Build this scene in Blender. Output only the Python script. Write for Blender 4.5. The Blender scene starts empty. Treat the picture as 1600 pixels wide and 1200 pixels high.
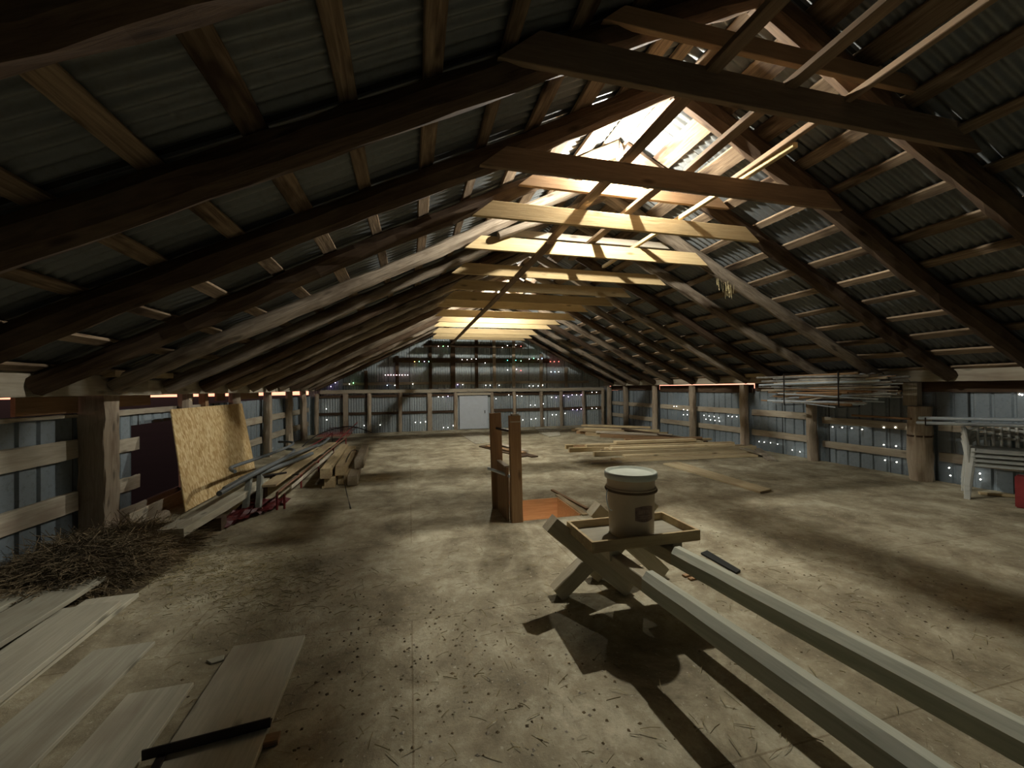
import bpy, bmesh, math, random
from mathutils import Vector, Matrix
D = bpy.data; SC = bpy.context.scene; COL = SC.collection

# ------------------------------------------------------------ camera, world, exposure
EYE = 1.35; FPX = 630.0
YAW = math.radians(14.25); PIT = math.atan(6/FPX); ROL = math.atan(.0125)
_f0 = Vector((math.sin(YAW), math.cos(YAW), 0)); _r0 = Vector((math.cos(YAW), -math.sin(YAW), 0)); _u0 = Vector((0, 0, 1))
FWD = math.cos(PIT)*_f0 + math.sin(PIT)*_u0; _u1 = -math.sin(PIT)*_f0 + math.cos(PIT)*_u0
RGT = math.cos(ROL)*_r0 - math.sin(ROL)*_u1; UPV = math.cos(ROL)*_u1 + math.sin(ROL)*_r0
cd = D.cameras.new('camera'); cam = D.objects.new('camera', cd); COL.objects.link(cam); SC.camera = cam
cd.sensor_fit = 'HORIZONTAL'; cd.sensor_width = 36; cd.lens = 36*FPX/1600; cd.clip_start = .02; cd.clip_end = 2000
m = Matrix((RGT, UPV, -FWD)).transposed().to_4x4(); m.translation = (0, 0, EYE); cam.matrix_world = m
SC.view_settings.view_transform = 'Standard'; SC.view_settings.look = 'None'
SC.view_settings.gamma = 1; SC.view_settings.exposure = 0.38; SC.view_settings.use_curve_mapping = False
BULB_W = 6600.0      # strength of the two bare bulbs' glass
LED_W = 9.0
w = D.worlds.new('dusk'); SC.world = w; w.use_nodes = True; nt = w.node_tree; nt.nodes.clear()
o = nt.nodes.new('ShaderNodeOutputWorld'); bg = nt.nodes.new('ShaderNodeBackground'); tc = nt.nodes.new('ShaderNodeTexCoord')
sp = nt.nodes.new('ShaderNodeSeparateXYZ'); rp = nt.nodes.new('ShaderNodeValToRGB'); mr = nt.nodes.new('ShaderNodeMapRange')
mr.inputs[1].default_value = -.12; mr.inputs[2].default_value = .5
e = rp.color_ramp.elements; e[0].position = .1; e[0].color = (.01, .004, .003, 1); e[1].position = 1; e[1].color = (.004, .006, .012, 1)
x = e.new(.17); x.color = (2.0, .62, .34, 1); x = e.new(.23); x.color = (1.6, .8, .6, 1); x = e.new(.45); x.color = (.03, .03, .05, 1)
nt.links.new(tc.outputs['Generated'], sp.inputs[0]); nt.links.new(sp.outputs[2], mr.inputs[0]); nt.links.new(mr.outputs[0], rp.inputs[0])
nt.links.new(rp.outputs[0], bg.inputs[0]); nt.links.new(bg.outputs[0], o.inputs[0])

def ray(x, y): return FWD + (x-800)/FPX*RGT + (600-y)/FPX*UPV
def onz(x, y, z=0.): r = ray(x, y); return Vector((0, 0, EYE)) + r*((z-EYE)/r.z)      # point seen at a pixel, on a known height
def onx(x, y, X): r = ray(x, y); return Vector((0, 0, EYE)) + r*(X/r.x)
def ony(x, y, Y): r = ray(x, y); return Vector((0, 0, EYE)) + r*(Y/r.y)

# ------------------------------------------------------------ materials
def newmat(name, rough=.8, metal=0., spec=.3):
    m = D.materials.new(name); m.use_nodes = True; b = m.node_tree.nodes['Principled BSDF']
    b.inputs['Roughness'].default_value = rough; b.inputs['Metallic'].default_value = metal
    b.inputs['Specular IOR Level'].default_value = spec
    return m, m.node_tree, b
def ramp(nt, fac, stops):
    r = nt.nodes.new('ShaderNodeValToRGB'); e = r.color_ramp.elements
    e[0].position = stops[0][0]; e[0].color = (*stops[0][1], 1); e[1].position = stops[-1][0]; e[1].color = (*stops[-1][1], 1)
    for p, c in stops[1:-1]: q = e.new(p); q.color = (*c, 1)
    nt.links.new(fac, r.inputs[0]); return r.outputs[0]
def noise(nt, vec, scale, detail=4, rough=.6, dist=0.):
    n = nt.nodes.new('ShaderNodeTexNoise'); n.inputs['Scale'].default_value = scale; n.inputs['Detail'].default_value = detail
    n.inputs['Roughness'].default_value = rough; n.inputs['Distortion'].default_value = dist
    if vec is not None: nt.links.new(vec, n.inputs['Vector'])
    return n.outputs['Fac']
def mapping(nt, scale=(1, 1, 1), perobj=True, loc=(0, 0, 0)):
    tc = nt.nodes.new('ShaderNodeTexCoord'); mp = nt.nodes.new('ShaderNodeMapping'); mp.inputs['Scale'].default_value = scale
    mp.inputs['Location'].default_value = loc
    nt.links.new(tc.outputs['Object'], mp.inputs[0])
    if not perobj: return mp.outputs[0]
    oi = nt.nodes.new('ShaderNodeObjectInfo'); mu = nt.nodes.new('ShaderNodeMath'); mu.operation = 'MULTIPLY'; mu.inputs[1].default_value = 37.
    nt.links.new(oi.outputs['Random'], mu.inputs[0])
    cx = nt.nodes.new('ShaderNodeCombineXYZ'); nt.links.new(mu.outputs[0], cx.inputs[1]); nt.links.new(mu.outputs[0], cx.inputs[2])
    ad = nt.nodes.new('ShaderNodeVectorMath'); ad.operation = 'ADD'; nt.links.new(mp.outputs[0], ad.inputs[0]); nt.links.new(cx.outputs[0], ad.inputs[1])
    return ad.outputs[0]
def mix(nt, f, a, b, mode='MIX'):
    n = nt.nodes.new('ShaderNodeMix'); n.data_type = 'RGBA'; n.blend_type = mode
    for s, v in ((n.inputs[0], f), (n.inputs[6], a), (n.inputs[7], b)):
        if hasattr(v, 'links'): nt.links.new(v, s)
        else: s.default_value = v if not isinstance(v, tuple) else (*v, 1)
    return n.outputs[2]
def bump(nt, b, h, strength=.4, dist=.01):
    n = nt.nodes.new('ShaderNodeBump'); n.inputs['Strength'].default_value = strength; n.inputs['Distance'].default_value = dist
    nt.links.new(h, n.inputs['Height']); nt.links.new(n.outputs[0], b.inputs['Normal'])
def wood(name, lo, hi, stain=None, amt=.5, rough=.85, knots=True, bmp=.35):
    """wood grain that runs along each piece's own length (local X)"""
    m, nt, b = newmat(name, rough, spec=.15)
    v = mapping(nt, (1.6, 26, 26)); g = noise(nt, v, 1.6, 6, .65, .8)
    c = ramp(nt, g, [(.28, lo), (.72, hi)])
    v2 = mapping(nt, (1.0, 3.2, 3.2), loc=(5, 3, 1)); n2 = noise(nt, v2, 1.7, 3, .6)
    if stain:
        f = nt.nodes.new('ShaderNodeMapRange'); f.inputs[1].default_value = .5; f.inputs[2].default_value = .68; f.inputs[4].default_value = amt
        nt.links.new(n2, f.inputs[0]); c = mix(nt, f.outputs[0], c, stain)
    if knots:
        v3 = mapping(nt, (2.2, 7, 7), loc=(1, 8, 4)); vo = nt.nodes.new('ShaderNodeTexVoronoi'); vo.inputs['Scale'].default_value = 1.
        nt.links.new(v3, vo.inputs['Vector'])
        k = nt.nodes.new('ShaderNodeMapRange'); k.inputs[1].default_value = .06; k.inputs[2].default_value = .16; k.inputs[3].default_value = .7; k.inputs[4].default_value = 0
        nt.links.new(vo.outputs['Distance'], k.inputs[0]); c = mix(nt, k.outputs[0], c, tuple(x*.3 for x in lo))
    oi = nt.nodes.new('ShaderNodeObjectInfo'); h = nt.nodes.new('ShaderNodeHueSaturation'); r = nt.nodes.new('ShaderNodeMapRange')
    r.inputs[3].default_value = .8; r.inputs[4].default_value = 1.2
    nt.links.new(oi.outputs['Random'], r.inputs[0]); nt.links.new(r.outputs[0], h.inputs['Value']); nt.links.new(c, h.inputs['Color'])
    nt.links.new(h.outputs[0], b.inputs['Base Color']); bump(nt, b, g, bmp, .006)
    return m
def plain(name, col, rough=.6, metal=0., var=.15, scale=9., spec=.3, bmp=0.):
    m, nt, b = newmat(name, rough, metal, spec); v = mapping(nt); n = noise(nt, v, scale, 5, .65)
    c = ramp(nt, n, [(.3, tuple(x*(1-var) for x in col)), (.7, tuple(min(1, x*(1+var)) for x in col))]); nt.links.new(c, b.inputs['Base Color'])
    if bmp: bump(nt, b, n, bmp, .01)
    return m
def emit(name, col, s):
    m = D.materials.new(name); m.use_nodes = True; b = m.node_tree.nodes['Principled BSDF']
    b.inputs['Base Color'].default_value = (*col, 1); b.inputs['Emission Color'].default_value = (*col, 1); b.inputs['Emission Strength'].default_value = s
    return m
M = {}
M['rafter'] = wood('old_rafter_wood', (.035, .022, .014), (.095, .062, .038), (.20, .15, .10), .3)
M['bark'] = wood('peeled_pole_wood', (.13, .10, .07), (.36, .30, .225), (.07, .045, .028), .85, bmp=.8)
M['fresh'] = wood('new_spruce', (.40, .29, .14), (.56, .43, .24), None)
M['browntie'] = wood('brown_plank', (.17, .115, .07), (.27, .19, .12), None)
M['white_board'] = wood('pale_old_board', (.40, .35, .27), (.55, .50, .40), (.2, .14, .09), .4)
M['purlin'] = wood('rough_purlin_wood', (.10, .065, .04), (.32, .24, .155), (.04, .024, .015), .95, bmp=.6)
M['weather'] = wood('weathered_board', (.29, .255, .19), (.44, .40, .31), (.2, .15, .11), .6)
M['post'] = wood('weathered_post', (.25, .20, .145), (.42, .36, .27), (.15, .10, .065), .7, bmp=.6)
M['floorboard'] = wood('dusty_board', (.34, .32, .245), (.47, .45, .35), (.24, .2, .145), .5, bmp=.15)
M['lumber'] = wood('stacked_lumber', (.34, .26, .14), (.52, .42, .25), (.26, .17, .11), .6)
M['redwood'] = wood('brown_framing_lumber', (.25, .15, .08), (.36, .235, .13), None)
M['grey4x4'] = wood('grey_timber', (.40, .41, .32), (.56, .57, .46), (.36, .37, .29), .4, knots=False, bmp=.12)
M['sawleg'] = wood('sawhorse_timber', (.36, .31, .21), (.48, .43, .31), (.52, .49, .38), .5, bmp=.2)
M['steel'] = plain('galvanised_pipe', (.62, .72, .80), .3, .35, .1, spec=.5)
M['darkmetal'] = plain('dark_iron', (.035, .03, .028), .55, .5)
M['rustpipe'] = plain('dull_rod', (.34, .34, .32), .45, .3, .5)
M['redpaint'] = plain('red_paint', (.17, .022, .022), .5, 0, .3)
M['rustred'] = plain('rusty_brown_paint', (.20, .10, .06), .6, 0, .4)
M['blackpipe'] = plain('grey_black_plastic', (.12, .135, .14), .42, 0, .2)
M['greycast'] = plain('grey_block', (.20, .21, .18), .7, 0, .3)
M['chair'] = plain('white_resin', (.50, .52, .48), .5, 0, .08)
M['bucket'] = plain('white_bucket_plastic', (.50, .42, .29), .45, 0, .08, 5)
M['lid'] = plain('bucket_lid_plastic', (.50, .54, .46), .4, 0, .08, 14)
M['bandbrown'] = plain('brown_band', (.12, .085, .05), .8)  # dark brown tone of the bucket's collar band
M['labelink'] = plain('faded_label_ink', (.19, .13, .10), .6, 0, .3, 30)
M['labeltext'] = plain('faded_label_print', (.33, .25, .19), .6)
M['socket'] = plain('porcelain', (.6, .58, .5), .3)
M['cord'] = plain('dark_cord', (.02, .02, .02), .7)
M['doorwhite'] = plain('white_door_skin', (.48, .53, .58), .55, 0, .05)
M['strap'] = plain('black_strap', (.02, .022, .02), .6)
M['bulb'] = emit('lit_bulb_glass', (1., .96, .86), BULB_W); M['bulb_far'] = emit('lit_far_bulb_glass', (1., .96, .86), BULB_W*1.15)
M['warmbulb'] = emit('warm_stair_bulb', (1., .80, .62), 150.)
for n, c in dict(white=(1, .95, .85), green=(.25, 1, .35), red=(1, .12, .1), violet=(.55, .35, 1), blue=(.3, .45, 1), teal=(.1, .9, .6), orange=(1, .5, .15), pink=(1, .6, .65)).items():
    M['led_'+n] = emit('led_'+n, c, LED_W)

def metal_sheet(name, c1, c2, rough, metal, axis, pitch, dirt):
    m, nt, b = newmat(name, rough, metal, .4)
    v = mapping(nt, perobj=False); n = noise(nt, v, 1.1, 6, .65); n2 = noise(nt, v, 22, 4, .7)
    c = ramp(nt, n, [(.3, c1), (.7, c2)]); f = nt.nodes.new('ShaderNodeMapRange'); f.inputs[1].default_value = .5; f.inputs[2].default_value = .75; f.inputs[4].default_value = .6
    nt.links.new(n2, f.inputs[0]); c = mix(nt, f.outputs[0], c, dirt)
    # sheet laps: one dark line per sheet, plus a slight tone change from sheet to sheet
    s = nt.nodes.new('ShaderNodeSeparateXYZ'); nt.links.new(v, s.inputs[0])
    d = nt.nodes.new('ShaderNodeMath'); d.operation = 'DIVIDE'; d.inputs[1].default_value = pitch; nt.links.new(s.outputs[axis], d.inputs[0])
    fl = nt.nodes.new('ShaderNodeMath'); fl.operation = 'FLOOR'; nt.links.new(d.outputs[0], fl.inputs[0])
    wn = nt.nodes.new('ShaderNodeTexWhiteNoise'); wn.noise_dimensions = '1D'; nt.links.new(fl.outputs[0], wn.inputs['W'])
    h = nt.nodes.new('ShaderNodeHueSaturation'); r = nt.nodes.new('ShaderNodeMapRange'); r.inputs[3].default_value = .78; r.inputs[4].default_value = 1.15
    nt.links.new(wn.outputs['Value'], r.inputs[0]); nt.links.new(r.outputs[0], h.inputs['Value']); nt.links.new(c, h.inputs['Color'])
    fr = nt.nodes.new('ShaderNodeMath'); fr.operation = 'FRACT'; nt.links.new(d.outputs[0], fr.inputs[0])
    l = nt.nodes.new('ShaderNodeMath'); l.operation = 'LESS_THAN'; l.inputs[1].default_value = .025; nt.links.new(fr.outputs[0], l.inputs[0])
    c = mix(nt, l.outputs[0], h.outputs[0], tuple(x*.25 for x in dirt)); nt.links.new(c, b.inputs['Base Color'])
    bump(nt, b, n2, .25, .004); return m
M['roof'] = metal_sheet('corrugated_roof_steel', (.11, .12, .122), (.17, .18, .175), .45, .25, 1, .66, (.10, .095, .07))
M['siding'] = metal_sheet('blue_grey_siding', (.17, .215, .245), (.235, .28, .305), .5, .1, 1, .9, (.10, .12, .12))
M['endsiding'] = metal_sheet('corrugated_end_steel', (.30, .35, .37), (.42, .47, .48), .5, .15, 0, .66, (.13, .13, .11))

# floor: dusty worn plywood with litter
def floor_mat():
    m, nt, b = newmat('dusty_loft_floor', .92, 0, .12); v = mapping(nt, perobj=False)
    n1 = noise(nt, v, 2.1, 9, .74, .3); n2 = noise(nt, v, 9, 8, .8, .2); n3 = noise(nt, v, 48, 5, .75)
    c = ramp(nt, n1, [(.35, (.19, .16, .105)), (.5, (.35, .31, .21)), (.65, (.55, .51, .37))])
    f = nt.nodes.new('ShaderNodeMapRange'); f.inputs[1].default_value = .52; f.inputs[2].default_value = .72; f.inputs[4].default_value = .65
    nt.links.new(n2, f.inputs[0]); c = mix(nt, f.outputs[0], c, (.20, .165, .11))
    f = nt.nodes.new('ShaderNodeMapRange'); f.inputs[1].default_value = .6; f.inputs[2].default_value = .72; f.inputs[4].default_value = .55
    nt.links.new(n3, f.inputs[0]); c = mix(nt, f.outputs[0], c, (.09, .07, .045))
    n4 = noise(nt, v, 33, 3, .6); f = nt.nodes.new('ShaderNodeMapRange'); f.inputs[1].default_value = .64; f.inputs[2].default_value = .7; f.inputs[4].default_value = .6
    nt.links.new(n4, f.inputs[0]); c = mix(nt, f.outputs[0], c, (.60, .56, .43))
    br = nt.nodes.new('ShaderNodeTexBrick'); br.inputs['Scale'].default_value = 1; br.inputs['Mortar Size'].default_value = .004
    br.inputs['Brick Width'].default_value = 2.44; br.inputs['Row Height'].default_value = 1.22
    br.inputs['Color1'].default_value = (1, 1, 1, 1); br.inputs['Color2'].default_value = (.86, .86, .86, 1); br.inputs['Mortar'].default_value = (.6, .55, .5, 1)
    nt.links.new(v, br.inputs['Vector']); c = mix(nt, .75, c, br.outputs['Color'], 'MULTIPLY')
    nt.links.new(c, b.inputs['Base Color'])
    ad = nt.nodes.new('ShaderNodeMath'); ad.operation = 'ADD'; nt.links.new(n2, ad.inputs[0]); nt.links.new(n3, ad.inputs[1]); bump(nt, b, ad.outputs[0], .5, .012)
    return m
M['floor'] = floor_mat()
def osb_mat(name, base, dark, light):
    m, nt, b = newmat(name, .8, 0, .2); v = mapping(nt, (1, 1, 1))
    vo = nt.nodes.new('ShaderNodeTexVoronoi'); vo.inputs['Scale'].default_value = 40; vo.inputs['Randomness'].default_value = 1
    mp = nt.nodes.new('ShaderNodeMapping'); mp.inputs['Scale'].default_value = (1.3, .5, 1); nt.links.new(v, mp.inputs[0]); nt.links.new(mp.outputs[0], vo.inputs['Vector'])
    s = nt.nodes.new('ShaderNodeSeparateColor'); nt.links.new(vo.outputs['Color'], s.inputs[0])
    c = ramp(nt, s.outputs[0], [(0, dark), (.5, base), (1, light)]); n = noise(nt, v, 1.3, 3, .6)
    f = nt.nodes.new('ShaderNodeMapRange'); f.inputs[1].default_value = .5; f.inputs[2].default_value = .65; f.inputs[4].default_value = .55; nt.links.new(n, f.inputs[0])
    c = mix(nt, f.outputs[0], c, dark); nt.links.new(c, b.inputs['Base Color']); bump(nt, b, s.outputs[0], .2, .003); return m
M['osb'] = osb_mat('strand_board', (.52, .38, .18), (.36, .23, .09), (.66, .53, .30))
M['ply'] = wood('orange_plywood', (.42, .27, .14), (.58, .40, .23), None, knots=False)
M['straw'] = plain('dry_straw', (.30, .25, .13), .8, 0, .4, 3); M['hay'] = plain('dark_hay', (.17, .13, .075), .9, 0, .7, 2)
M['night'] = plain('dark_ground', (.012, .006, .006), .95, 0, .5, .2)
M['heap'] = wood('bright_new_lumber', (.46, .37, .21), (.66, .56, .36), (.34, .22, .13), .5)

# ------------------------------------------------------------ object helpers
def tag(o, label=None, cat=None, group=None, kind=None):
    if label: o['label'] = label
    if cat: o['category'] = cat
    if group: o['group'] = group
    if kind: o['kind'] = kind
    return o
def obj(name, me, mat, parent=None, smooth=False):
    if isinstance(me, bmesh.types.BMesh):
        bm = me; bmesh.ops.recalc_face_normals(bm, faces=bm.faces); me = D.meshes.new(name); bm.to_mesh(me); bm.free()
    o = D.objects.new(name, me); COL.objects.link(o)
    if mat and not len(me.materials): me.materials.append(mat)
    if parent: o.parent = parent
    if smooth:
        for p in me.polygons: p.use_smooth = True
        if len(me.polygons) < 9000: me.set_sharp_from_angle(angle=math.radians(38))
    return o
def empty(name, loc, label, cat, group=None, rz=0.):
    o = D.objects.new(name, None); COL.objects.link(o); o.location = loc; o.rotation_euler.z = rz; o.empty_display_size = .1
    return tag(o, label, cat, group)
def orient(o, p0, p1, up=(0, 0, 1), parent=None):
    p0, p1, up = Vector(p0), Vector(p1), Vector(up); x = (p1-p0).normalized(); y = up.cross(x).normalized(); z = x.cross(y)
    m = Matrix((x, y, z)).transposed().to_4x4(); m.translation = (p0+p1)/2
    if parent: m = Matrix.Translation(-parent.location) @ m if parent.rotation_euler.z == 0 else (Matrix.Translation(parent.location) @ Matrix.Rotation(parent.rotation_euler.z, 4, 'Z')).inverted() @ m
    o.matrix_local = m if parent else m
    if not parent: o.matrix_world = m
    return o
def prism(sec, L, n=1, jit=0., wander=0., seed=0, taper=1.):
    """extrudes a section (y, z) along local X, centred, with rough-sawn jitter"""
    r = random.Random(seed); bm = bmesh.new(); rings = []
    a, b_, c, d = (r.uniform(0, 6) for _ in range(4))
    for i in range(n+1):
        t = i/n; x = -L/2+L*t; k = 1+(taper-1)*t
        wy = wander*math.sin(a+t*L*1.3)+wander*.5*math.sin(b_+t*L*3.1); wz = wander*.6*math.sin(c+t*L*1.7)
        rings.append([bm.verts.new((x, y*k+wy+r.uniform(-jit, jit), z*k+wz+r.uniform(-jit, jit))) for y, z in sec])
    m_ = len(sec)
    for i in range(n):
        for j in range(m_): bm.faces.new((rings[i][j], rings[i][(j+1) % m_], rings[i+1][(j+1) % m_], rings[i+1][j]))
    bm.faces.new(rings[0][::-1]); bm.faces.new(rings[-1]); return bm
def rect(w, t, c=.004):
    w /= 2; t /= 2; c = min(c, w*.4, t*.4)
    return [(-w+c, -t), (w-c, -t), (w, -t+c), (w, t-c), (w-c, t), (-w+c, t), (-w, t-c), (-w, -t+c)]
def circ(r, n=10, jit=0, seed=0):
    q = random.Random(seed); return [(r*(1+q.uniform(-jit, jit))*math.cos(2*math.pi*i/n), r*(1+q.uniform(-jit, jit))*math.sin(2*math.pi*i/n)) for i in range(n)]
_seed = [0]
def beam(name, p0, p1, w, t, mat, up=(0, 0, 1), jit=.0, wander=0., n=None, parent=None, label=None, cat=None, group=None, c=.004, taper=1.):
    """w across, t along `up`"""
    _seed[0] += 1; L = (Vector(p1)-Vector(p0)).length; n = n or (max(1, int(L/.25)) if jit or wander else 1)
    o = obj(name, prism(rect(w, t, c), L, n, jit, wander, _seed[0], taper), mat, parent); orient(o, p0, p1, up, parent)
    return tag(o, label, cat, group)
def pole(name, p0, p1, r, mat, up=(0, 0, 1), sides=10, jit=.08, wander=.02, n=None, parent=None, label=None, cat=None, group=None, taper=.85):
    _seed[0] += 1; L = (Vector(p1)-Vector(p0)).length; n = n or max(2, int(L/.16))
    o = obj(name, prism(circ(r, sides, jit*.6, _seed[0]), L, n, r*jit, wander, _seed[0], taper), mat, parent, True); orient(o, p0, p1, up, parent)
    return tag(o, label, cat, group)
def tube_bm(pts, r, sides=8, bm=None, closed=False):
    bm = bm or bmesh.new(); pts = [Vector(p) for p in pts]; rings = []; n = len(pts); nrm = None
    for i, p in enumerate(pts):
        d = (pts[min(i+1, n-1)]-pts[max(i-1, 0)]).normalized()
        if nrm is None: nrm = d.orthogonal().normalized()
        nrm = (nrm-d*nrm.dot(d)).normalized(); b_ = d.cross(nrm); rr = r[i] if isinstance(r, (list, tuple)) else r
        rings.append([bm.verts.new(p+rr*(math.cos(2*math.pi*k/sides)*nrm+math.sin(2*math.pi*k/sides)*b_)) for k in range(sides)])
    for i in range(n-1):
        for k in range(sides): bm.faces.new((rings[i][k], rings[i][(k+1) % sides], rings[i+1][(k+1) % sides], rings[i+1][k]))
    bm.faces.new(rings[0][::-1]); bm.faces.new(rings[-1]); return bm
def smoothpts(ps, k=6):
    ps = [Vector(p) for p in ps]; out = []
    for i in range(len(ps)-1):
        a, b_, c, d = ps[max(i-1, 0)], ps[i], ps[i+1], ps[min(i+2, len(ps)-1)]
        for j in range(k):
            t = j/k; out.append(.5*((2*b_)+(c-a)*t+(2*a-5*b_+4*c-d)*t*t+(3*b_-a-3*c+d)*t**3))
    return out+[ps[-1]]
def box_bm(x0, x1, y0, y1, z0, z1, bm=None, bev=0.):
    bm = bm or bmesh.new(); m = Matrix.Translation(((x0+x1)/2, (y0+y1)/2, (z0+z1)/2)) @ Matrix.Diagonal((x1-x0, y1-y0, z1-z0, 1))
    g = bmesh.ops.create_cube(bm, size=1, matrix=m)
    if bev: bmesh.ops.bevel(bm, geom=list({e for v in g['verts'] for e in v.link_edges}), offset=bev, segments=2, affect='EDGES')
    return bm
def lathe_bm(prof, seg=40, bm=None):
    bm = bm or bmesh.new(); rings = []
    for r, z in prof:
        rings.append([bm.verts.new((r*math.cos(2*math.pi*k/seg), r*math.sin(2*math.pi*k/seg), z)) for k in range(seg)] if r > 1e-5 else [bm.verts.new((0, 0, z))])
    for a, b_ in zip(rings, rings[1:]):
        for k in range(seg):
            q = [a[k % len(a)], a[(k+1) % len(a)], b_[(k+1) % len(b_)], b_[k % len(b_)]]; q = list(dict.fromkeys(q))
            if len(q) > 2: bm.faces.new(q)
    return bm
def structure(name, bm, mat, label=None, smooth=False): o = obj(name, bm, mat, None, smooth); o['kind'] = 'structure'; return tag(o, label)
ORD = ['first', 'second', 'third', 'fourth', 'fifth', 'sixth', 'seventh', 'eighth', 'ninth', 'tenth', 'eleventh', 'twelfth', 'thirteenth', 'fourteenth', 'fifteenth', 'sixteenth', 'seventeenth', 'eighteenth']

# ------------------------------------------------------------ the place: dimensions
XL, XR, YB, YE = -2.95, 7.02, -2.0, 13.28          # faces of the cladding
RX, RZ = 2.10, 3.76                                 # ridge line of the rafters' centre
def rz(x, off=0.): return RZ - .5*abs(x-RX) + off*1.118
SL = 1.118
# floor with the hatch hole
HX0, HX1, HY0, HY1 = 1.10, 1.74, 3.95, 4.64
bm = bmesh.new()
xs = [XL-.02, HX0, HX1, XR+.02]; ys = [YB-.02, HY0, HY1, YE+.02]; V = [[bm.verts.new((x, y, 0)) for y in ys] for x in xs]; W = [[bm.verts.new((x, y, -.06)) for y in ys] for x in xs]
for i in range(3):
    for j in range(3):
        if (i, j) != (1, 1):
            bm.faces.new((V[i][j], V[i+1][j], V[i+1][j+1], V[i][j+1])); bm.faces.new((W[i][j], W[i][j+1], W[i+1][j+1], W[i+1][j]))
for a, b_, c, d in ((1, 1, 2, 1), (2, 1, 2, 2), (2, 2, 1, 2), (1, 2, 1, 1), (0, 0, 3, 0), (3, 0, 3, 3), (3, 3, 0, 3), (0, 3, 0, 0)):
    bm.faces.new((V[a][b_], V[c][d], W[c][d], W[a][b_]))
structure('floor', bm, M['floor'])

# roof: corrugated steel on both slopes
def corr(y0, y1, s0, s1, side, thick=.008):
    bm = bmesh.new(); pitch = .076; n = int((y1-y0)/pitch*8); rows = [s0+(s1-s0)*i/6 for i in range(7)]; g = []
    for s in rows:
        x = RX+side*s/SL
        g.append([bm.verts.new((x+side*0, y0+(y1-y0)*i/n, RZ-.5*s/SL+.128*SL+.013*math.sin(2*math.pi*i/8)+.004*math.sin(s*3+i*.02))) for i in range(n+1)])
    for a, b_ in zip(g, g[1:]):
        for i in range(n): bm.faces.new((a[i], b_[i], b_[i+1], a[i+1]))
    return bm
for side, s1 in ((-1, (RX-XL)*SL+.02), (1, (XR-RX)*SL+.02)):
    o = structure('ceiling', corr(YB, YE, 0, s1, side), M['roof'], 'corrugated steel roof slope, %s side of the ridge' % ('left' if side < 0 else 'right'), True)
# ridge cap
bm = bmesh.new(); a = [bm.verts.new((RX-.2, y, RZ+.06)) for y in (YB, YE)]; b_ = [bm.verts.new((RX, y, RZ+.175)) for y in (YB, YE)]; c = [bm.verts.new((RX+.2, y, RZ+.06)) for y in (YB, YE)]
bm.faces.new((a[0], a[1], b_[1], b_[0])); bm.faces.new((b_[0], b_[1], c[1], c[0])); structure('trim_1', bm, M['roof'])

# wall cladding: ribbed steel
def ribbed(u0, u1, z0, z1f, mk, pitch=.23, hole=None, rib=.018):
    """vertical ribbed sheet running along u; z1f(u) gives its top; hole = (ua, ub, za, zb)"""
    bm = bmesh.new(); us = []; k = math.floor(u0/pitch)*pitch
    while k < u1:
        us += [(k, 0), (k+pitch-.05, 0), (k+pitch-.035, rib), (k+pitch-.015, rib)]; k += pitch
    us = [(u, d) for u, d in us if u0 < u < u1]
    if hole: us += [(hole[0], 0), (hole[1], 0)]
    us = sorted([(u0, 0)]+us+[(u1, 0)]); cols = []
    for u, d in us:
        zs = [z0, hole[2], hole[3], z1f(u)] if hole else [z0, z1f(u)]
        cols.append([bm.verts.new(mk(u, d, z)) for z in zs])
    for i in range(len(us)-1):
        um = (us[i][0]+us[i+1][0])/2
        for j in range(len(cols[i])-1):
            if hole and j == 1 and hole[0] < um < hole[1]: continue
            bm.faces.new((cols[i][j], cols[i+1][j], cols[i+1][j+1], cols[i][j+1]))
    return bm
CT = 1.17
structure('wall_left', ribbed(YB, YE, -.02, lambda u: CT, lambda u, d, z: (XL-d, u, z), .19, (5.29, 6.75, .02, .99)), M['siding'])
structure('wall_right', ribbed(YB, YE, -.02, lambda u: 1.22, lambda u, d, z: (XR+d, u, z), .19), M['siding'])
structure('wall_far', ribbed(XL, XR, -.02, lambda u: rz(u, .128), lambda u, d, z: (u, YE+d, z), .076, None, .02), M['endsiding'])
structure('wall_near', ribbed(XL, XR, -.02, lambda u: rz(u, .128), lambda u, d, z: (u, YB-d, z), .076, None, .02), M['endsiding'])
# outside
bm = bmesh.new(); bmesh.ops.create_grid(bm, x_segments=2, y_segments=2, size=420, matrix=Matrix.Translation((2, 6, -3))); structure('ground', bm, M['night'], 'dark ground outside the loft')

# ------------------------------------------------------------ roof timbers
YK = [1.107+.81*k for k in range(15)]
POLE = {4, 5, 7, 8, 10, 12, 13}
for k in range(0, 15):
    y = 1.107+.81*k+.10
    for side in ((-1, 1) if k else (-1,)):
        xe = -2.60 if side < 0 else 6.74
        off = -.035 if k in (0, 1, 2, 3) else 0
        p0 = Vector((RX+side*.03, y, rz(RX)+.0)); p1 = Vector((xe, y, rz(xe)))
        sd = 'left' if side < 0 else 'right'
        up = Vector((side*.5, 0, 1)).normalized()
        if k in POLE:
            pole('rafter', p0, p1, .070, M['bark'], up, 12, .14, .016, label='peeled pole rafter on the %s roof slope, %s from the camera' % (sd, ORD[k+(side < 0)-1]), cat='rafter', group='rafters of the %s roof slope' % sd, taper=1.1)
        else:
            _seed[0] += 1; sec = [(q[0], q[1]) for q in circ(.088 if k < 3 else .074, 8, .05, _seed[0])]
            L = (p1-p0).length; o = obj('rafter', prism(sec, L, 30, .007, .014, _seed[0], 1.08), M['rafter']); orient(o, p0, p1, up)
            tag(o, 'dark rough-hewn rafter on the %s roof slope, %s from the camera' % (sd, ORD[k+(side < 0)-1]), 'rafter', 'rafters of the %s roof slope' % sd)
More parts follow.
